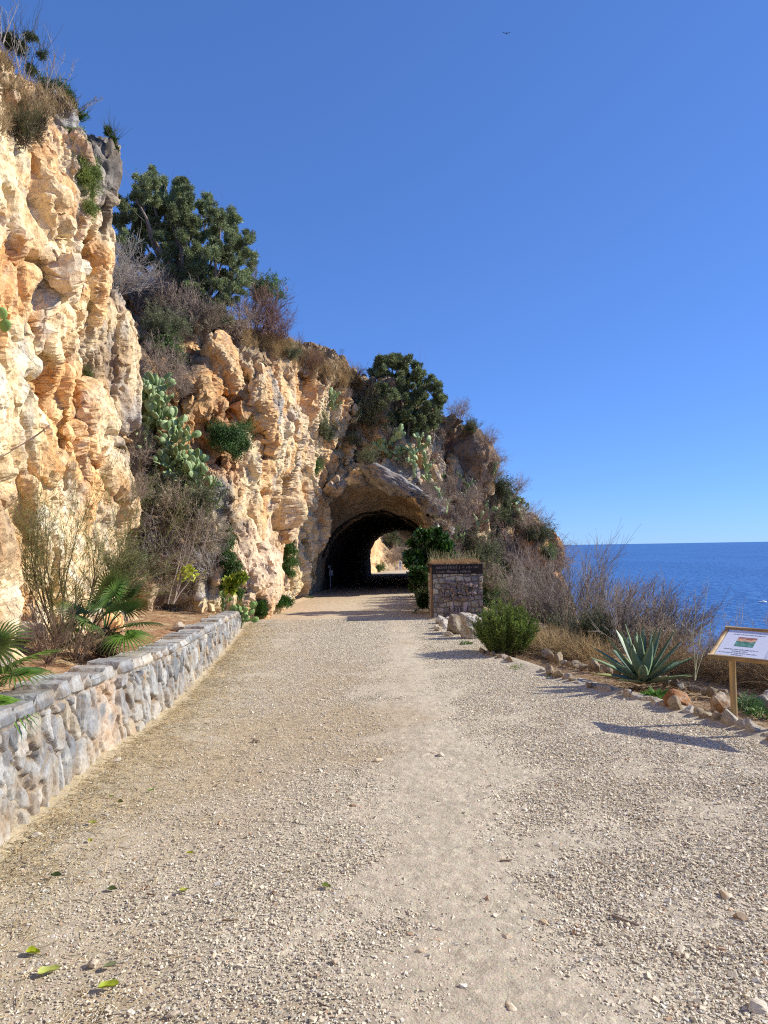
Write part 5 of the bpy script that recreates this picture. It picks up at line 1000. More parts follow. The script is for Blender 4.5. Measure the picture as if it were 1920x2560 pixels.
# broom bush
rg = np.random.default_rng(110); p0 = P(170, 1640, 8.2); z0 = drop(p0[0], 8.2); t = thing('broom_shrub', (p0[0], 8.2, z0), 'tall wispy broom shrub with thin green-brown stems in the bed before the buttress', 'shrub')
out, tp = shrub_mesh(rg, 1.55, 1.0, 16, (9, 10), .013, .12, (.1, 0, 0), (.62, .5), .0022, .06, .42); o = np.array([p0[0], 8.2, z0-.05])
V, F_, C = join([(*tubes(a, b_, 4 if k == 0 else 3), (.12, .085, .055) if k < 1 else ((.17, .15, .07) if k == 1 else (.19, .19, .075))) for k, (a, b_) in enumerate(out)]); mesh_np('branches', V+o, F_, M_TWIG, t, col=C)
kk = rg.integers(0, len(tp), 5000); pos = tp[kk, rg.integers(1, 5, 5000)]+o; V, F_, C = leaves(rg, pos, .05, (.12, .14, .04), (.22, .22, .07), .12); mesh_np('foliage', V, F_, M_LEAF, t, col=C)
stalks(120, 1660, 6.6, .55, 'brown dead twiggy brush between the two fan palms', 111, 26, (.20, .14, .10), (0, 0, 0), .9, (6, 5), .006, 'dead_brush', .002)
stalks(190, 1650, 7.0, .35, 'low tangled dead brush under the broom shrub', 112, 26, (.22, .16, .11), (0, 0, 0), 1.2, (6, 5), .006, 'dead_brush', .002)
stalks(430, 1510, 12.5, 1.9, 'thin pale leafless sapling in the planting bed', 113, 4, (.36, .31, .27), (.2, 0, 0), .45, (4, 3), .012, 'sapling')
def tuft(u, v, Y, n, ls, h, c, c2, label, seed, name='weed', cat='weed', asp=.35, w_=.12, zz=None):
    rg = np.random.default_rng(seed); p = P(u, v, Y); z = drop(p[0], Y) if zz is None else zz; o = np.array([p[0], Y, z]); a = rg.uniform(0, 6.28, n); q = np.sqrt(rg.random(n))*w_; org = o+np.stack([np.cos(a)*q, np.sin(a)*q, rg.random(n)*h*(1-q/w_*.6)], 1)
    V, F_, C = leaves(rg, org, ls, c, c2, asp, dirs=np.stack([np.cos(a), np.sin(a), np.full(n, .6)], 1)); return tag(mesh_np(name, V, F_, M_LEAF, col=C, loc=o), label, cat)
YL = (.30, .34, .03); YL2 = (.42, .45, .06)
rg = np.random.default_rng(3)
p = P(472, 1432, 12.6); V, F_, C = leaves(rg, p+rg.normal(0, .07, (60, 3)), .11, YL, YL2, .6); tag(mesh_np('yellow_leaf_sprig', V, F_, M_LEAF, col=C, loc=p), 'tuft of yellow-green leaves on the pale sapling', 'foliage')
p = P(590, 1450, 17.0); cushion('yellow_bush', [(585, 1455, 15, 17), (603, 1448, 12, 17), (575, 1470, 12, 17)], 17, 900, .11, YL, (.15, .25, .03), 'yellow-green leafy bush above the prickly pear at the end of the wall', 114, 0, 'shrub', asp=.6)
# ---- right side
def agave(loc, label, seed, n=42, h=.95):
    rg = np.random.default_rng(seed); parts = []; loc = np.array(loc, float); t = thing('agave', loc, label, 'agave')
    for k in range(n):
        f = k/n; el = rad(84-78*f**1.15)+rg.normal(0, .05); az = k*2.39996+rg.normal(0, .12); Ln = h*(.80+.22*math.sin(f*3.1))*rg.uniform(.88, 1.08); wd = .088*h/.95*rg.uniform(.85, 1.1)*(.8+.35*f)
        s_ = np.linspace(0, 1, 13); d = np.array([math.cos(az)*math.cos(el), math.sin(az)*math.cos(el), math.sin(el)]); sd = np.array([-math.sin(az), math.cos(az), 0]); nn = np.cross(d, sd); nn = nn if nn[2] > 0 else -nn
        w_ = wd*np.interp(s_, [0, .12, .4, .75, 1], [.75, .72, 1.0, .62, .02]); cen = loc+np.array([0, 0, .08])+d*(.04+Ln*s_)[:, None]+nn*(.06*Ln*(s_**2)*(1 if f < .6 else -.6))[:, None]; th = .018*(1-s_*.9)*h
        sec = [cen+sd*w_[:, None]+nn*(w_*.45)[:, None], cen+sd*w_[:, None]*.55+nn*(w_*.10)[:, None], cen, cen-sd*w_[:, None]*.55+nn*(w_*.10)[:, None], cen-sd*w_[:, None]+nn*(w_*.45)[:, None], cen-nn*th[:, None]]
        V = np.stack(sec, 1).reshape(-1, 3); Fq = []
        for i in range(12):
            for j in range(6): j2 = (j+1) % 6; Fq.append([i*6+j, i*6+j2, (i+1)*6+j2, (i+1)*6+j])
        base = np.array([0.10, .165, .135])*rg.uniform(.8, 1.25); C = np.tile(base, (len(V), 1)).reshape(13, 6, 3); C[:, 0] = C[:, 4] = base*np.array([1.5, 1.3, .8]); C[0] = np.array([.28, .27, .16]); C[-1] = np.array([.08, .05, .03])
        if f > .9: C = C*np.array([2.0, 1.4, .9])
        parts.append((V, np.array(Fq), C.reshape(-1, 3)))
    V, F_, C = join(parts); mesh_np('leaves', V, F_, M_PAD, t, col=C)
    P_, rr = grow(rg, loc+rg.normal(0, .06, (50, 3))*[1, 1, .2], np.stack([rg.normal(0, 1, 50), rg.normal(0, 1, 50), rg.uniform(-.1, .3, 50)], 1), rg.uniform(.2, .5, 50), np.full(50, .008), 5, .2, -.05); V, F_ = tubes(P_, rr, 3); mesh_np('dead_leaf', V, F_, M_TWIG, t, col=np.tile((.28, .20, .12), (len(V), 1))); return t
p = G(1608, 1722); agave((p[0], p[1], gz(p[1])-.02), 'large blue-green agave with sword-shaped leaves in the stone-edged bed', 120, 36, .74)
p = G(1270, 1640); 
def rosemary(p, label, seed):
    rg = np.random.default_rng(seed); t = thing('rosemary_bush', p, label, 'shrub'); n = 330; a = rg.uniform(0, 6.28, n); s = np.sqrt(rg.random(n)); org = np.array(p)+np.stack([np.cos(a)*s*.28, np.sin(a)*s*.28, rg.uniform(0, .1, n)], 1)
    d = np.stack([np.cos(a)*s*.75, np.sin(a)*s*.75, np.full(n, 1.0)], 1); P_, rr = grow(rg, org, d, (.86-.38*s**2)*rg.uniform(.7, 1.05, n), np.full(n, .006), 7, .08, .06); V, F_ = tubes(P_, rr, 3); mesh_np('branches', V, F_, M_TWIG, t, col=np.tile((.12, .10, .06), (len(V), 1)))
    m = 42000; k = rg.integers(0, n, m); tt = rg.random(m)**.7*6.99; j = tt.astype(int); f = (tt-j)[:, None]; pos = P_[k, j]*(1-f)+P_[k, j+1]*f; ax = unit(P_[k, j+1]-P_[k, j]); V, F_, C = leaves(rg, pos, .048, (.07, .125, .025), (.24, .32, .06), .18, dirs=unit(rg.normal(size=(m, 3)))+ax*1.1); mesh_np('foliage', V, F_, M_LEAF, t, col=C); return t
rosemary((p[0], p[1]+.25, gz(p[1])), 'dense green rosemary bush at the right edge of the track before the pillar', 121)
def mound(name, L_, n, h, label, seed, c, c2, r=.003, cat='dry grass', zoff=0, w_=.35, spread=.55, nseg=4):
    rg = np.random.default_rng(seed); og = []
    for (x, y, ww) in L_: m = n//len(L_); a = rg.uniform(0, 6.28, m); q = np.sqrt(rg.random(m))*ww; X_ = x+np.cos(a)*q; Y_ = y+np.sin(a)*q; og.append(np.stack([X_, Y_, ground_z(X_, Y_)+zoff], 1))
    og = np.concatenate(og); V, F_, C = grass_mesh(rg, len(og), h, 0, r, -.10, og, c, c2, spread, nseg); return tag(mesh_np(name, V, F_, M_DRY, col=C, loc=og[0]), label, cat)
def gx(u, v): p = G(u, v); return p[0], p[1]
a1 = [gx(u, v) for u, v in ((1350, 1632), (1395, 1640), (1440, 1645), (1380, 1620), (1340, 1615), (1480, 1650))]
mound('dry_grass_mound', [(x, y+.3, .42) for x, y in a1], 6500, .46, 'mound of dry golden grass between the rosemary bush and the agave', 130, (.55, .42, .23), (.42, .29, .15), .0030, spread=1.0, nseg=6)
a2 = [(x, y, .5) for x, y in [(5.0, 8.6), (5.4, 8.0), (5.8, 7.5), (4.7, 9.3), (6.3, 7.2), (4.3, 10.0), (6.8, 6.8), (5.6, 8.8)]]
mound('dry_brush_hedge', a2, 12000, .60, 'band of tall dry brown brush behind the agave and the sign, at the cliff edge', 131, (.42, .31, .18), (.27, .18, .10), .0028, 'dry brush', spread=.8, nseg=6)
t = None
for k, (x, y, s, kd, lab) in enumerate([(4.9, 8.9, .75, 'dry', 'dry twiggy shrub within the brown brush, left of the sign'), (5.6, 8.0, .7, 'red', 'dry twiggy shrub directly behind the sign board'), (6.2, 7.6, .7, 'dry', 'dry twiggy shrub behind the sign at the right edge'), (4.5, 9.7, .7, 'grey', 'grey twiggy shrub behind the agave'), (4.0, 10.8, .65, 'mixed', 'half-green shrub just left behind the agave'), (3.7, 12.5, .6, 'dark', 'dark green bush behind the left part of the dry golden mound')]):
    put(kd, (x, y, float(ground_z(x, y))-.05), s, R4.uniform(0, 6), lab, 'shrub', 'shrubs at the cliff edge')
# bare windswept shrubs over the sea
def bare(u, v, Y, h, label, seed, w_=.8, lean=(.35, 0, 0), n0=14, c=(.21, .18, .16), per=(8, 7)):
    rg = np.random.default_rng(seed); p = P(u, v, Y); out, tp = shrub_mesh(rg, h, w_*h, n0, per, .022, .13, lean, (.6, .5), .0042, .07, .36); V, F_, C = join([(*tubes(a, b_, 4 if k == 0 else 3), np.array(c)*(1 if k < 2 else 1.25)) for k, (a, b_) in enumerate(out)]); return tag(mesh_np('bare_shrub', V+p, F_, M_TWIG, col=C*rg.uniform(.8, 1.2, (len(C), 1)), loc=p), label, 'bare shrub', 'leafless shrubs on the sea side')
bare(1500, 1640, 15.5, 1.6, 'largest leafless windswept shrub against the sea, in the middle', 141, .62, (.30, 0, 0), 17); bare(1430, 1620, 17, 1.85, 'tall leafless shrub against the sea, left of the largest', 142, .5, (.1, 0, 0), 18); bare(1590, 1650, 13.5, 1.2, 'leafless shrub leaning right over the sea behind the agave', 143, .7, (.5, 0, 0), 18)
bare(1370, 1610, 18.5, 1.75, 'leafless dark shrub before the orange slope rock', 144, .5, (.1, 0, 0), 12, (.19, .16, .14)); bare(1310, 1590, 19, 1.5, 'leafless shrub right behind the rosemary bush', 145, .6, (0, 0, 0), 12, (.26, .215, .18)); bare(1660, 1660, 12, 1.05, 'low leafless shrub right of the agave tips', 146, .8, (.6, 0, 0), 16); bare(1440, 1660, 14, 1.0, 'low dark leafless shrub behind the dry golden mound', 147, .8, (.2, 0, 0), 16, (.18, .16, .13)); bare(1545, 1660, 12.5, 1.1, 'low grey leafless shrub directly behind the agave', 148, .9, (.3, 0, 0), 20)
for k, (u, v, Y, s, kd, lab) in enumerate([(1370, 1600, 20, 1.1, 'dark', 'dark green shrub at the foot of the orange slope rock'), (1330, 1570, 21, 1.2, 'dark', 'dark shrub behind the rosemary and the bare branches'), (1460, 1640, 17.5, .9, 'olive', 'green shrub low among the leafless bushes'), (1420, 1650, 16, .9, 'dark', 'dark shrub low under the tall leafless bush'), (1280, 1560, 20.5, .9, 'mixed', 'half-dry shrub behind the low wall beside the pillar')]):
    p = P(u, v, Y); put(kd, p, s, k*1.3, lab, 'shrub', 'shrubs at the cliff edge')
# land below the bare shrubs: they root on the falling slope
stalks(1735, 1700, 8.6, 1.25, 'thin pale green-brown stalk rising beside the brown brush against the sea', 150, 3, (.36, .36, .24), (.05, 0, 0), .15, (3, 2), .007, 'tall_stalk', .002)
# weeds
tuft(1310, 1672, G(1310, 1672)[1], 300, .04, .06, (.14, .2, .05), (.26, .28, .1), 'low sprawling weed on the track edge right of the rosemary', 160, w_=.22, zz=-.12, asp=.3)
p = G(1640, 1748); tuft(1640, 1748, p[1], 120, .10, .08, (.06, .16, .03), (.12, .26, .05), 'rosette of fresh green leaves beside the agave', 161, w_=.10, zz=gz(p[1]), asp=.3)
p = G(1872, 1775); tuft(1872, 1775, p[1], 900, .05, .2, (.05, .13, .05), (.11, .2, .07), 'feathery green weed right of the sign post', 162, w_=.13, zz=gz(p[1]), asp=.15)
p = G(1905, 1790); tuft(1905, 1790, p[1], 200, .06, .08, (.06, .12, .03), (.1, .18, .05), 'low green weed at the right edge of the view', 163, w_=.14, zz=gz(p[1]))
p = G(1388, 1694); tuft(1388, 1694, p[1], 120, .04, .04, (.12, .18, .05), (.2, .25, .08), 'small weed among the first front edging stones', 164, w_=.12, zz=gz(p[1]))
p = G(1165, 1612); tuft(1165, 1612, p[1], 120, .05, .06, (.09, .16, .04), (.15, .22, .06), 'small green weed below the big pale boulder', 165, w_=.10, zz=gz(p[1]))
p = G(772, 1496); tuft(772, 1496, p[1], 150, .07, .1, (.10, .15, .04), (.18, .22, .08), 'small weed at the rock foot by the tunnel mouth', 166, w_=.16, zz=gz(p[1]))
# straw litter: by the wall, in the beds
rg = np.random.default_rng(170)
def litter(name, og, h, label, c, c2, r=.0016):
    n = len(og); d = np.stack([rg.normal(size=n), rg.normal(size=n), rg.normal(0, .10, n)+.04], 1); P_, rr = grow(rg, og, d, h*rg.uniform(.4, 1.2, n), np.full(n, r), 3, .12, 0, .6); P_[:, :, 2] = np.maximum(P_[:, :, 2], og[:, None, 2]-.003); V, F_ = tubes(P_, rr, 3); return tag(mesh_np(name, V, F_, M_DRY, col=cvar(rg, n, 12, c, .3, c2)), label, 'straw', kind='stuff')
n = 15000; s_ = rg.uniform(0, wt[-1]*.98, n); off = np.abs(rg.exponential(.30, n)); i = (s_/0.0125).astype(int); base = wpts[i]+nrm[i]*(.02+off)[:, None]; base[:, 2] = SLOPE*base[:, 1]+.012
litter('straw_litter', base, .09, 'dry straw and stalks littering the foot of the stone wall', (.62, .49, .28), (.46, .34, .19), .0018)
n = 9000; i = rg.integers(0, len(BED_V), n); og = BED_V[i]+rg.normal(0, .05, (n, 3))*[1, 1, 0]+[0, 0, .02]
litter('straw_litter', og, .13, 'straw and dead leaves covering the planting bed behind the wall', (.46, .33, .19), (.28, .17, .09), .0022)
og = []
for k in range(9000):
    y = rg.uniform(5, 15); x = np.interp(y, rby, rbx)+rg.uniform(.05, 1.9); og.append((x, y, float(ground_z(x, y))+.0))
og = np.array(og); litter('straw_litter', og, .12, 'straw and dead leaves in the stone-edged bed on the right', (.48, .35, .20), (.30, .19, .10), .0022)
# scraps of bed rubble
for k, (u, v, s, lab) in enumerate([(445, 1578, .12, 'pale angular stone lying on the planting bed behind the wall'), (150, 1600, .18, 'tan rock at the foot of the buttress behind the palms'), (60, 1600, .2, 'tan rock between the left palm and the cliff foot'), (500, 1500, .16, 'grey rock behind the sapling in the bed')]):
    h_, n_ = hit(u, v); place_rock('bed_rock', h_-np.array([0, 0, .03]), (s, s*.8, s*.7), 400+k, lab, 'rock', base=(.5, .42, .32) if k < 3 else (.42, .4, .38))
# fallen leaves on the track
def fallen_leaf(u, v, s, label, seed, c, rz, curl=1.0):
    rg = np.random.default_rng(seed); p = G(u, v); nx, ny = 9, 7; a = np.linspace(-1, 1, nx); b_ = np.linspace(-1, 1, ny); A, B_g = np.meshgrid(a, b_, indexing='ij'); w_ = np.sqrt(np.clip(1-A**2, 0, 1))*.55*(1-.25*A); X_ = A*s; Y_ = B_g*w_*s; Z_ = s*curl*(.55*B_g**2*w_*1.2+.18*A**2+.10*np.sin(A*4+seed)*B_g)+.006
    V = np.stack([X_, Y_, Z_], -1).reshape(-1, 3); cr, sr = math.cos(rz), math.sin(rz); V = V @ np.array([[cr, sr, 0], [-sr, cr, 0], [0, 0, 1]])
    V = np.concatenate([V, V-[0, 0, .0012]]); F0 = grid_faces(nx, ny); Fc = np.concatenate([F0, F0[:, ::-1]+nx*ny]); C = np.tile(np.array(c), (len(V), 1))*rg.uniform(.85, 1.15, (len(V), 1)); loc = np.array([p[0], p[1], gz(p[1])+.012])
    return tag(mesh_np('fallen_leaf', V+loc, Fc, M_LEAF, col=C, loc=loc), label, 'leaf', 'leaves fallen on the track')
LY = (.42, .45, .04); LG = (.16, .24, .03); LD = (.08, .11, .03)
for k, (u, v, s, c, lab) in enumerate([(82, 2392, .036, (.40, .46, .02), 'bright yellow-green curled leaf, leftmost of the fallen leaves'), (122, 2440, .046, (.46, .5, .12), 'long pale yellow leaf below the leftmost curled one'), (272, 2478, .042, (.34, .40, .03), 'folded yellow-green leaf nearest the bottom of the view'), (275, 2425, .03, (.22, .24, .12), 'grey-green shrivelled leaf above the folded one'),
    (232, 2064, .034, (.40, .42, .08), 'pale yellow-green leaf closest to the wall'), (300, 2012, .03, (.18, .19, .07), 'flat brown-green leaf above the one closest to the wall'), (278, 1997, .02, LG, 'tiny green leaf near the flat brown-green one'), (378, 1982, .025, (.14, .26, .04), 'small green leaf furthest up the track'),
    (225, 2110, .022, LY, 'small yellow leaf below the pale one by the wall'), (475, 2141, .022, LY, 'small yellow leaf alone left of the middle'), (140, 2198, .032, LD, 'dark olive curled leaf left of the pair of leaves'), (280, 2232, .032, LD, 'dark green curled leaf in the left part of the track'), (460, 2235, .026, (.38, .38, .06), 'yellow crumpled leaf beside the dark curled one'), (816, 2224, .03, (.2, .28, .04), 'green leaf with yellow rim near the middle of the track')]):
    fallen_leaf(u, v, s*.92, lab, 500+k, c, R4.uniform(-.6, .6), R4.uniform(.7, 1.3))
def stick(u, v, Ln, ang, label, seed, c=(.2, .14, .09), r=.005):
    rg = np.random.default_rng(seed); p = G(u, v)+np.array([0, 0, .018]); P_, rr = grow(rg, np.array([p]), np.array([[math.cos(ang), math.sin(ang), 0]]), np.array([Ln]), np.array([r]), 6, .06, 0, .6); P_[:, :, 2] = p[2]; V, F_ = tubes(P_, rr, 6); return tag(mesh_np('stick', V, F_, M_TWIG, col=np.tile(c, (len(V), 1)), loc=p), label, 'stick')
stick(1530, 2298, .13, -.75, 'weathered grey-brown stick in the coarse gravel at the right', 600, (.25, .2, .16), .007); stick(556, 2310, .075, -.05, 'thin brown twig lying left of the middle of the track', 601); stick(368, 2243, .05, -.4, 'tiny brown twig between the dark and the yellow leaf', 602); stick(1250, 2160, .07, .1, 'short dark twig on the right half of the track', 603)
# ================================================================ BUILT THINGS
M_WOOD = m_plain('treated_pine', (.36, .25, .12), .6, .3, 9, .35, .3, (1, 1, .12)); M_WOODX = m_plain('treated_pine_rail', (.30, .19, .08), .6, .3, 9, .35, .3, (.12, 1, 1)); M_WHITE = m_plain('printed_panel', (.66, .70, .82), .4, .4, 3, .02)
M_INK = m_plain('ink', (.10, .11, .16), .6, .2, 5, .1); M_GREYINK = m_plain('small_print', (.42, .46, .55), .6, .2, 5, .1); M_DK = m_plain('dark_beam', (.035, .028, .026), .9, .1, 14, .5, .6); M_ORWOOD = m_plain('rusty_plank', (.27, .15, .075), .8, .2, 12, .4, .4, (1, 1, .1))
M_METAL = m_plain('sign_enamel', (.8, .8, .8), .5, .4, 5, .05); M_POLE = m_plain('sign_post_metal', (.35, .35, .35), .5, .4, 5, .05); M_RELIEF = m_plain('relief_stone', (.52, .43, .40), .9, .1, 30, .3, .5)
def cyl(p0, p1, r, sides=12, r1=None):
    P_ = np.array([[p0, p1]], float); P_ = np.stack([P_[0, 0]*(1-t)+P_[0, 1]*t for t in np.linspace(0, 1, 4)])[None]; V, F_ = tubes(P_, np.array([[r, r, r, r1 or r]]), sides); n = len(V); V = np.concatenate([V, [p0, p1]]); T = []
    for i in range(sides): j = (i+1) % sides; T += [[i, j, n], [n-sides+j, n-sides+i, n+1]]
    return V, [F_, np.array(T)]
# ---- information board: two posts, a tilted framed panel
pb = G(1857, 1802); A0 = pb.copy(); t = thing('information_board', A0, 'slanted white information board in a wooden frame on round posts at the right edge', 'sign')
# panel corners measured in the photo
BLc = P(1776, 1640, 6.90); TLc = P(1833, 1572, 7.22); BRd = P(1920, 1659, 6.55); TRd = P(1920, 1579, 7.06)
ex_ = BRd-BLc; ex_[2] *= .5; ex_ = unit(ex_); ey_ = TLc-BLc; ey_ -= ex_*np.dot(ey_, ex_); hb = np.linalg.norm(ey_); ey_ = ey_/hb; ez_ = np.cross(ex_, ey_)
WB_ = 1.10; O_ = BLc
def bp(a, b, c=0): return O_+ex_*a+ey_*b+ez_*c
def slab(a0, a1, b0, b1, c0, c1): 
    V = np.array([bp(a, b, c) for a in (a0, a1) for b in (b0, b1) for c in (c0, c1)]); return V, box((0, 0, 0), (1, 1, 1))[1]
def rail(name, pA, pB, r, mat): V, F_ = cyl(pA, pB, r); mesh_np(name, V, F_, mat, t)
V, F_ = slab(0.0, WB_, 0, hb, -.018, -.004); mesh_np('backboard', V, F_, M_WOODX, t, smooth=False)
V, F_ = slab(.025, WB_-.025, .02, hb-.02, -.002, .003); panel = mesh_np('panel', V, F_, M_WHITE, t, smooth=False)
for (a, b) in (((-.02, 0), (WB_+.02, 0)), ((-.02, hb), (WB_+.02, hb))): rail('frame_rail', bp(*a, .0), bp(*b, .0), .024, M_WOODX)
for a in (0, WB_): rail('frame_rail', bp(a, .012, .0), bp(a, hb-.012, .0), .022, M_WOOD)
def post(x, y, ztop):
    V, F_ = cyl((x, y, gz(y)-.3), (x, y, ztop), .031, 14); mesh_np('post', V, F_, M_WOOD, t)
aP = np.array([pb[0], pb[1]+.03]); rel = (aP-O_[:2]); aa = float(np.dot(rel, ex_[:2])); bb = .5*hb
for a in (aa, aa+.62):
    q = bp(a, bb, -.03); post(q[0], q[1], q[2])
def strokes(a0, a1, b, h, mat, seed, name, c=.0042):
    rg = random.Random(seed); parts = []; a = a0
    while a < a1:
        wl_ = rg.uniform(.012, .04)
        x = a
        while x < min(a+wl_, a1):
            lw = rg.uniform(.0035, .006); hh_ = h*(rg.choice([.6, .6, .6, 1.0])); V, F_ = slab(x, x+lw, b, b+hh_, c, c+.0006); parts.append((V, F_, (0, 0, 0))); x += lw+.0022
        a += wl_+.009
    V, F_, C = join(parts); o = mesh_np(name, V, F_, mat, None, smooth=False, loc=(0, 0, 0)); o.parent = panel; o.location = [-c_ for c_ in t['_o']]; return o
th_ = hb
strokes(.09, .38, th_*.80, .011, M_INK, 1, 'title_line'); strokes(.08, .38, th_*.285, .012, M_INK, 2, 'caption_line'); strokes(.16, .30, th_*.225, .012, M_INK, 3, 'caption_line'); strokes(.05, .39, th_*.165, .012, M_INK, 4, 'caption_line'); strokes(.17, .27, th_*.105, .012, M_INK, 5, 'caption_line')
for k in range(26):
    if k in (8, 9, 16): continue
    strokes(.46, .99, th_*(.86-.031*k), .006, M_GREYINK, 10+k, 'text_line')
pts = []; nx, ny = 24, 16; rgp = np.random.default_rng(3)
VV = np.array([bp(.15+.17*i/(nx-1), th_*(.40+.32*j/(ny-1)), .0040) for i in range(nx) for j in range(ny)]); jj = np.tile(np.linspace(0, 1, ny), nx); nn_ = fbm(VV*30, 3, 9)
C = np.where((jj+nn_*.25 > .8)[:, None], np.array([.30, .13, .12]), np.where((jj+nn_*.2 > .55)[:, None], np.array([.60, .36, .24]), np.array([.10, .26, .22])*(1+nn_*.8)[:, None])); pic = mesh_np('picture', VV, grid_faces(nx, ny), M_VC, col=C, loc=(0, 0, 0)); pic.parent = panel; pic.location = [-c_ for c_ in t['_o']]

# ---- stone pillar at the end of the parapet, with a carved name band and palm reliefs
L0 = G(1084, 1548); R0 = G(1211, 1548); PW = R0[0]-L0[0]; PX = L0[0]; PY = L0[1]; PZ = gz(PY); PH = P(1080, 1411, PY)[2]-PZ; BAND = .26
pt = thing('stone_pillar', (PX, PY, PZ), 'square stone pillar with carved palm reliefs, a dark inscribed band and dry grass on top', 'pillar'); PD = 1.6
def stone_face(org, ux, wid, hgt, seed, nx=170, nz=180):
    a = np.linspace(0, wid, nx); b_ = np.linspace(-.35, hgt, nz); A, B_g = np.meshgrid(a, b_, indexing='ij'); q = np.stack([A.ravel(), B_g.ravel(), A.ravel()*0], 1); wv_ = np.stack([fbm(q*2.5, 3, seed), fbm(q*2.5+4, 3, seed+1)], 1)*.12; u_ = q[:, 0]+wv_[:, 0]; v_ = q[:, 1]+wv_[:, 1]
    row = np.floor(v_/.155).astype(int); off = rnd01(row.astype(np.int64)+50, seed)*.2; cw = .15+.08*rnd01(row.astype(np.int64)+90, seed+1); cx = (u_+off)/cw; cell = np.floor(cx).astype(np.int64); fx = cx-cell; fz = v_/.155-row; e = np.minimum(np.minimum(fx, 1-fx)*cw, np.minimum(fz, 1-fz)*.155); cid = _h(cell, row.astype(np.int64), cell*0, seed)
    nrm_ = np.cross(ux, [0, 0, 1.]); d = .020*sst(0.004, .030, e)*(0.6+.8*rnd01(cid, 3))+.010*fbm(q*14, 3, seed+3, ridged=True)*sst(0, .02, e); V = np.array(org)+np.array(ux)*q[:, 0:1]+np.array([0, 0, 1])*q[:, 1:2]+nrm_*d[:, None]
    C = lerp(np.tile(np.array([.34, .305, .26]), (len(V), 1)), np.array([.48, .42, .32]), rnd01(cid, 5)); C = lerp(C, np.array([.22, .2, .2]), sst(.6, .9, rnd01(cid, 6))); C = lerp(C, np.array([.10, .08, .07]), sst(.012, .003, e)*.9); return V, grid_faces(nx, nz), C
hs_ = PH-BAND
V, F_, C = join([stone_face((PX, PY, PZ), (1, 0, 0), PW, hs_, 701), stone_face((PX+PW, PY, PZ), (0, 1, 0), PD, hs_, 702, 120, 120), stone_face((PX, PY+PD, PZ), (0, -1, 0), PD, hs_, 703, 120, 120), (*box((PX+PW/2, PY+PD/2, PZ+hs_/2-.2), (PW-.002, PD-.002, hs_+.4)), (.2, .17, .14))]); mesh_np('masonry', V, F_, M_STONE, pt, col=C, smooth=False)
V, F_ = box((PX+PW/2, PY+PD/2-.01, PZ+hs_+BAND/2), (PW+.05, PD+.06, BAND), bev=.012); band = mesh_np('name_band', V, F_, M_DK, pt, smooth=False)
rgx = random.Random(77); parts = []
for row, (z_, x0, x1) in enumerate(((.165, .10, PW-.08), (.055, .10, PW-.30))):
    x = x0
    while x < x1:
        hh_ = .055 if rgx.random() > .25 else .075; k = rgx.random()
        for dx, w2, z2, h2 in (((0, .008, 0, hh_), (.022, .008, 0, hh_*.8)) if k < .4 else ((0, .008, 0, hh_), (.008, .018, 0, .008), (.008, .016, hh_-.01, .008)) if k < .75 else ((0, .008, 0, hh_*.7), (.008, .018, hh_*.35, .008))):
            parts.append((*box((PX+x+dx+w2/2, PY-.043, PZ+hs_+z_+z2+h2/2-.02), (w2, .012, h2)), (0, 0, 0)))
        x += .040 if rgx.random() > .14 else .075
V, F_, C = join(parts); o = mesh_np('inscription', V, F_, m_plain('worn_letters', (.30, .25, .24), .9, .1, 30, .4), pt, smooth=False); 
V, F_ = box((PX-.035, PY+.05, PZ+(PH-.05)/2-.05), (.05, .10, PH-.02), bev=.006); mesh_np('edge_plank', V, F_, M_ORWOOD, pt, smooth=False)
def relief_fan(cx, cz, r, a0, a1, n, seed, full=False):
    rg = random.Random(seed); parts = []
    for k in range(n):
        a = a0+(a1-a0)*(k+.5)/n; Ln = r*rg.uniform(.82, 1.05); w0 = r*.9*abs(a1-a0)/n*.42; dx, dz = math.sin(a), math.cos(a); px, pz = dz, -dx; y0 = PY-.045
        pts_ = [(.05, .3, .035), (.55, 1.0, .06), (1.0, .05, .03)]; V = []
        for s_, w_, h_ in pts_:
            for e in (-1, 0, 1): V.append((cx+dx*Ln*s_+px*w0*w_*e, y0-(h_ if e == 0 else h_*.4), cz+dz*Ln*s_+pz*w0*w_*e))
        for s_, w_, h_ in pts_:
            for e in (-1, 1): V.append((cx+dx*Ln*s_+px*w0*w_*e, y0+.03, cz+dz*Ln*s_+pz*w0*w_*e))
        Fq = [[0, 1, 4, 3], [1, 2, 5, 4], [3, 4, 7, 6], [4, 5, 8, 7], [9, 0, 3, 11], [11, 3, 6, 13], [2, 10, 12, 5], [5, 12, 14, 8], [10, 9, 11, 12], [12, 11, 13, 14]]; parts.append((np.array(V), np.array(Fq), (0, 0, 0)))
    V, F_, C = join(parts); o = mesh_np('palm_relief', V, F_, M_RELIEF, pt, smooth=False); return o
def rp(zx, zy): return PX+(zx-250)/1290*PW, PZ+PH*(1-(zy-410)/1350)     # measured on the enlarged view of the pillar front
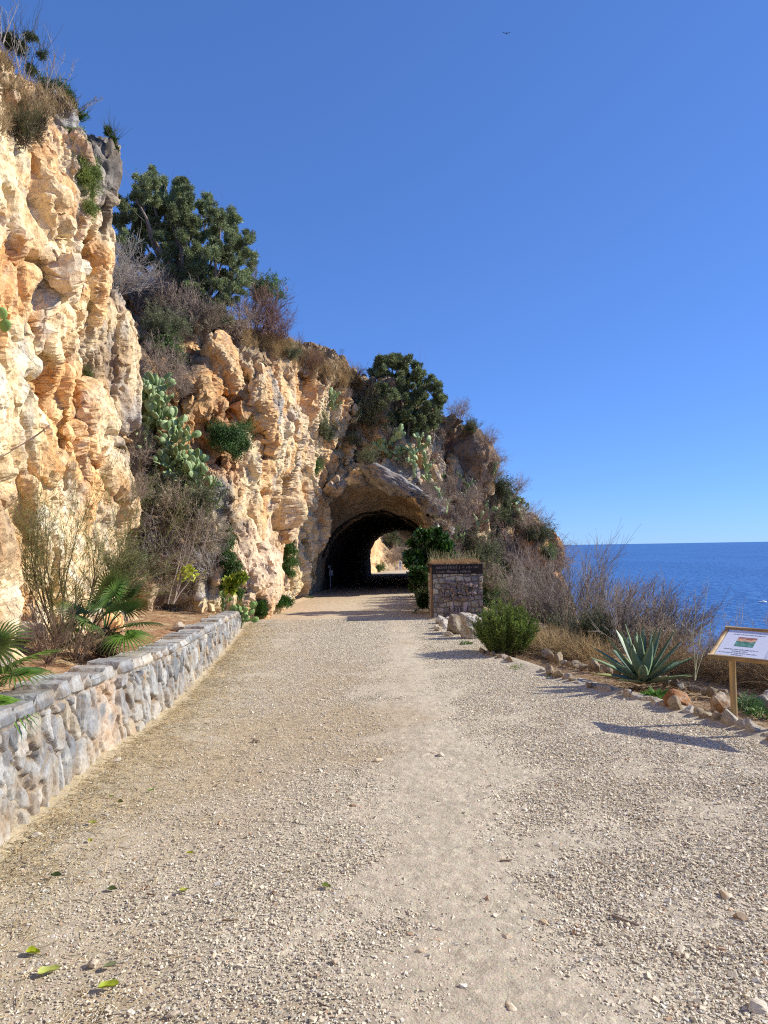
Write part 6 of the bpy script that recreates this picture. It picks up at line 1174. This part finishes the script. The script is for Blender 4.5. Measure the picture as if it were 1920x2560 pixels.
for k, (zx, zy, r, a0, a1, n) in enumerate([(580, 1010, .16, -2.6, 1.6, 26), (760, 1080, .15, -.6, 3.0, 22), (620, 1110, .13, 1.7, 4.4, 15), (1000, 960, .16, -2.3, 1.0, 22), (1090, 985, .17, .1, 1.3, 8), (1110, 960, .2, .9, 1.7, 6), (1110, 1000, .12, 1.6, 2.8, 8), (840, 1290, .13, -1.5, 1.5, 15), (660, 1290, .09, -1.4, 1.4, 12), (540, 1290, .09, -1.3, 1.0, 8), (760, 900, .09, -1.3, 1.3, 7), (660, 880, .09, -1.5, 1.5, 7), (590, 860, .08, -1.5, 1.2, 8), (950, 1140, .09, -1.6, 1.2, 8), (960, 1230, .08, -1.5, 1.6, 7), (1060, 1200, .12, -.6, .6, 5), (1180, 1170, .12, -.5, .9, 5), (1100, 1300, .09, -1.0, 1.0, 5), (1240, 1280, .16, -1.4, -.2, 6), (1290, 1180, .12, -.8, 1.2, 7), (1360, 1010, .11, -1.6, .6, 7), (480, 1190, .08, -1.5, 1.4, 8)]):
    x_, z_ = rp(zx, zy); relief_fan(x_, z_, r, a0, a1, n, k)
x_, z_ = rp(850, 1890); relief_fan(x_, z_, .46, -1.25, 1.15, 24, 99)
for (za, zb, w_) in (((735, 1560), (735, 1330), .075), ((1050, 1590), (1110, 1340), .095)):
    xa, z_a = rp(*za); xb, z_b = rp(*zb); V, F_ = box((0, 0, 0), (w_, .06, z_b-z_a), bev=.012); V = V+np.array([0, 0, 0]); V[:, 0] += (V[:, 2])*(xb-xa)/(z_b-z_a); V += np.array([(xa+xb)/2, PY-.02, (z_a+z_b)/2]); mesh_np('trunk_relief', V, F_, M_RELIEF, pt, smooth=False)
rg = np.random.default_rng(5); n = 3600; og = np.stack([PX+rg.uniform(.02, PW-.02, n), PY+rg.uniform(.02, PD, n), np.full(n, PZ+PH-.01)], 1); V, F_, C = grass_mesh(rg, n, .16, 0, .0035, -.12, og, (.45, .28, .15), (.34, .2, .1), .6); tag(mesh_np('dry_grass_tuft', V, F_, M_DRY, col=C, loc=og[0]), 'low reddish dry grass growing on the flat top of the stone pillar', 'dry grass')
n = 160; og = np.stack([PX+rg.uniform(0, PW, n), PY+rg.uniform(.5, PD, n), np.full(n, PZ+PH-.01)], 1); V, F_, C = grass_mesh(rg, n, .42, 0, .005, -.02, og, (.34, .32, .17), (.42, .35, .2), .25); tag(mesh_np('tall_grass_tuft', V, F_, M_DRY, col=C, loc=og[0]), 'tall pale stalks standing at the back of the pillar top', 'dry grass')
# low wall running right from the pillar
V, F_, C = stone_face((PX+PW+.03, PY+.25, PZ-.25), (1, 0, 0), .62, .38, 711, 60, 70); V2, F2 = box((PX+PW+.34, PY+.5, PZ-.2), (.62, .48, .66)); V, F_, C = join([(V, F_, C), (V2, F2, (.22, .2, .18))]); tag(mesh_np('low_wall', V, F_, M_STONE, col=C, smooth=False, loc=(PX+PW, PY, PZ)), 'short low stone wall running right from the foot of the pillar', 'wall')
# ---- things in and beyond the tunnel
def sign_small(u, v, Y, w_, h_, hp, label, name='marker_sign', four=False):
    p = P(u, v, Y); z = gz(Y); tt = thing(name, (p[0], Y, z), label, 'sign'); V, F_ = cyl((p[0], Y, z), (p[0], Y, z+hp), .03, 8); mesh_np('post', V, F_, M_POLE, tt); pl = []
    V, F_ = box((p[0], Y-.05, z+hp-h_/2), (w_, .03, h_), bev=.005); pl = mesh_np('plate', V, F_, M_METAL, tt, smooth=False)
    return tt, p[0], z
tt, sx_, sz_ = sign_small(1001, 1436, 72, .26, .85, 1.02, 'tall narrow white marker sign with a black numeral beyond the far end of the tunnel', four=True)
tp_ = sz_+1.02
V, F_, C = join([(*box((sx_+.03, 71.92, tp_-.22), (.035, .02, .24)), (0, 0, 0)), (*box((sx_-.01, 71.92, tp_-.26), (.15, .02, .035)), (0, 0, 0)), (*box((sx_-.045, 71.92, tp_-.18), (.035, .02, .15)), (0, 0, 0))]); mesh_np('numeral', V, F_, M_INK, tt, smooth=False)
V, F_ = box((sx_, 71.92, tp_-.45), (.26, .02, .03)); mesh_np('divider', V, F_, M_INK, tt, smooth=False)
p = P(990, 1418, 73); tt, _, _ = sign_small(990, 1418, 73, .12, .14, .55, 'tiny white plate on a short post left of the tall marker sign')
# notice on a post inside the tunnel, left
p = P(826, 1470, 35.0); tt = thing('notice_post', (p[0], 35.0, gz(35)), 'small post with two square plates standing inside the tunnel by the left wall', 'sign')
V, F_ = cyl((p[0], 35, gz(35)), (p[0], 35, gz(35)+1.25), .03, 8); mesh_np('post', V, F_, M_POLE, tt); V, F_ = box((p[0]+.05, 34.95, gz(35)+.85), (.2, .03, .26), bev=.004); mesh_np('plate', V, F_, M_RELIEF, tt, smooth=False); V, F_ = box((p[0]-.06, 34.95, gz(35)+1.15), (.06, .03, .14), bev=.004); mesh_np('plate', V, F_, M_RELIEF, tt, smooth=False)
# trestle barrier inside the tunnel, right
xa = P(1034, 1470, 33.0)[0]; xb = P(1062, 1470, 33.0)[0]; tt = thing('trestle_barrier', (xa, 33, gz(33)), 'dark trestle with thin legs standing in the shade at the right inside the tunnel', 'barrier')
for x_ in (xa, xb): V, F_ = cyl((x_, 33, gz(33)), (x_, 33, gz(33)+.72), .015, 8); mesh_np('leg', V, F_, M_POLE, tt)
V, F_ = box(((xa+xb)/2, 33, gz(33)+.74), (xb-xa+.15, .3, .05), bev=.006); mesh_np('top', V, F_, M_RELIEF, tt, smooth=False)
# small boat on the sea, and a bird
d = ray(1907, 1506); s_ = (SEA-EYE)/d[2]; bpnt = np.array([0, 0, EYE])+d*s_; tt = thing('boat', bpnt, 'tiny white boat far out on the sea near the right edge', 'boat')
k_ = np.linspace(-1, 1, 9); Vh = []
for a in k_:
    w_ = .75*math.sqrt(max(0, 1-max(0, a)**2))*(1 if a > -.95 else .8)+.02
    Vh += [(a*2.0, -w_, .55+.15*max(a, 0)), (a*2.0, -w_*.6, -.1), (a*2.0, 0, -.25), (a*2.0, w_*.6, -.1), (a*2.0, w_, .55+.15*max(a, 0)), (a*2.0, 0, .42)]
Fq = []
for i in range(8):
    for j in range(6): j2 = (j+1) % 6; Fq.append([i*6+j, i*6+j2, (i+1)*6+j2, (i+1)*6+j])
mesh_np('hull', np.array(Vh)+bpnt, np.array(Fq), M_METAL, tt); V, F_ = box(bpnt+np.array([.1, 0, .85]), (1.1, .8, .7), bev=.08); mesh_np('cabin', V, F_, M_METAL, tt)
bb_ = P(1267, 83, 90); rgb = [(-.0, 0, 0)]; V = np.array([(0, -.28, 0), (0, -.12, .07), (0, .15, .05), (0, .32, 0), (.07, 0, .02), (-.07, 0, .02), (.55, .05, .22), (.5, .16, .22), (-.55, .05, .2), (-.5, .16, .2), (.06, .14, .03), (-.06, .14, .03), (0, 0, -.07)]) 
Fb = np.array([[0, 4, 1], [0, 1, 5], [1, 4, 2], [1, 2, 5], [4, 12, 3], [5, 3, 12], [0, 12, 4], [0, 5, 12], [4, 6, 7], [4, 7, 10], [5, 9, 8], [5, 11, 9], [2, 4, 3], [2, 3, 5]]); tag(mesh_np('bird', V+bb_, Fb, m_plain('feathers', (.06, .06, .07), .8), loc=bb_), 'tiny dark bird flying high in the open sky', 'bird')
# thin cable across the near buttress
h1, _ = hit(2, 1125); h2, _ = hit(105, 1062); tv = np.linspace(0, 1, 10)[:, None]; Pc = h1*(1-tv)+h2*tv; Pc[:, 0] += .10; Pc[:, 2] -= .03*np.sin(tv[:, 0]*3.1); V, F_ = tubes(Pc[None], np.full((1, 10), .006), 5); tag(mesh_np('cable', V, F_, M_TWIG, col=np.tile((.13, .07, .05), (len(V), 1)), loc=h1), 'thin rusty cable strung across the face of the near buttress', 'cable')
# shrubs on the far slope seen through the tunnel
for k, (u, v, s, kd, lab) in enumerate([(948, 1428, .8, 'green', 'green bush at the foot of the rock seen through the tunnel'), (975, 1370, 2.0, 'olive', 'olive bush on the slope seen through the tunnel'), (1000, 1355, 2.0, 'dark', 'dark bush at the top of the slope seen through the tunnel'), (1015, 1400, 1.6, 'mixed', 'half-dry bush right of the marker sign beyond the tunnel'), (985, 1400, 1.5, 'dry', 'brown brush behind the small plate beyond the tunnel'), (1035, 1370, 2.2, 'olive', 'bush upper right in the view through the tunnel')]):
    h_, n_ = hit(u, v, (3,))
    if h_ is not None: put(kd, h_-np.array([0, 0, .1]), s, k*1.1, lab, 'shrub', 'shrubs beyond the tunnel')
for ob in list(bpy.data.objects):
    for kk in ('_o', '_used'):
        if kk in ob: del ob[kk]
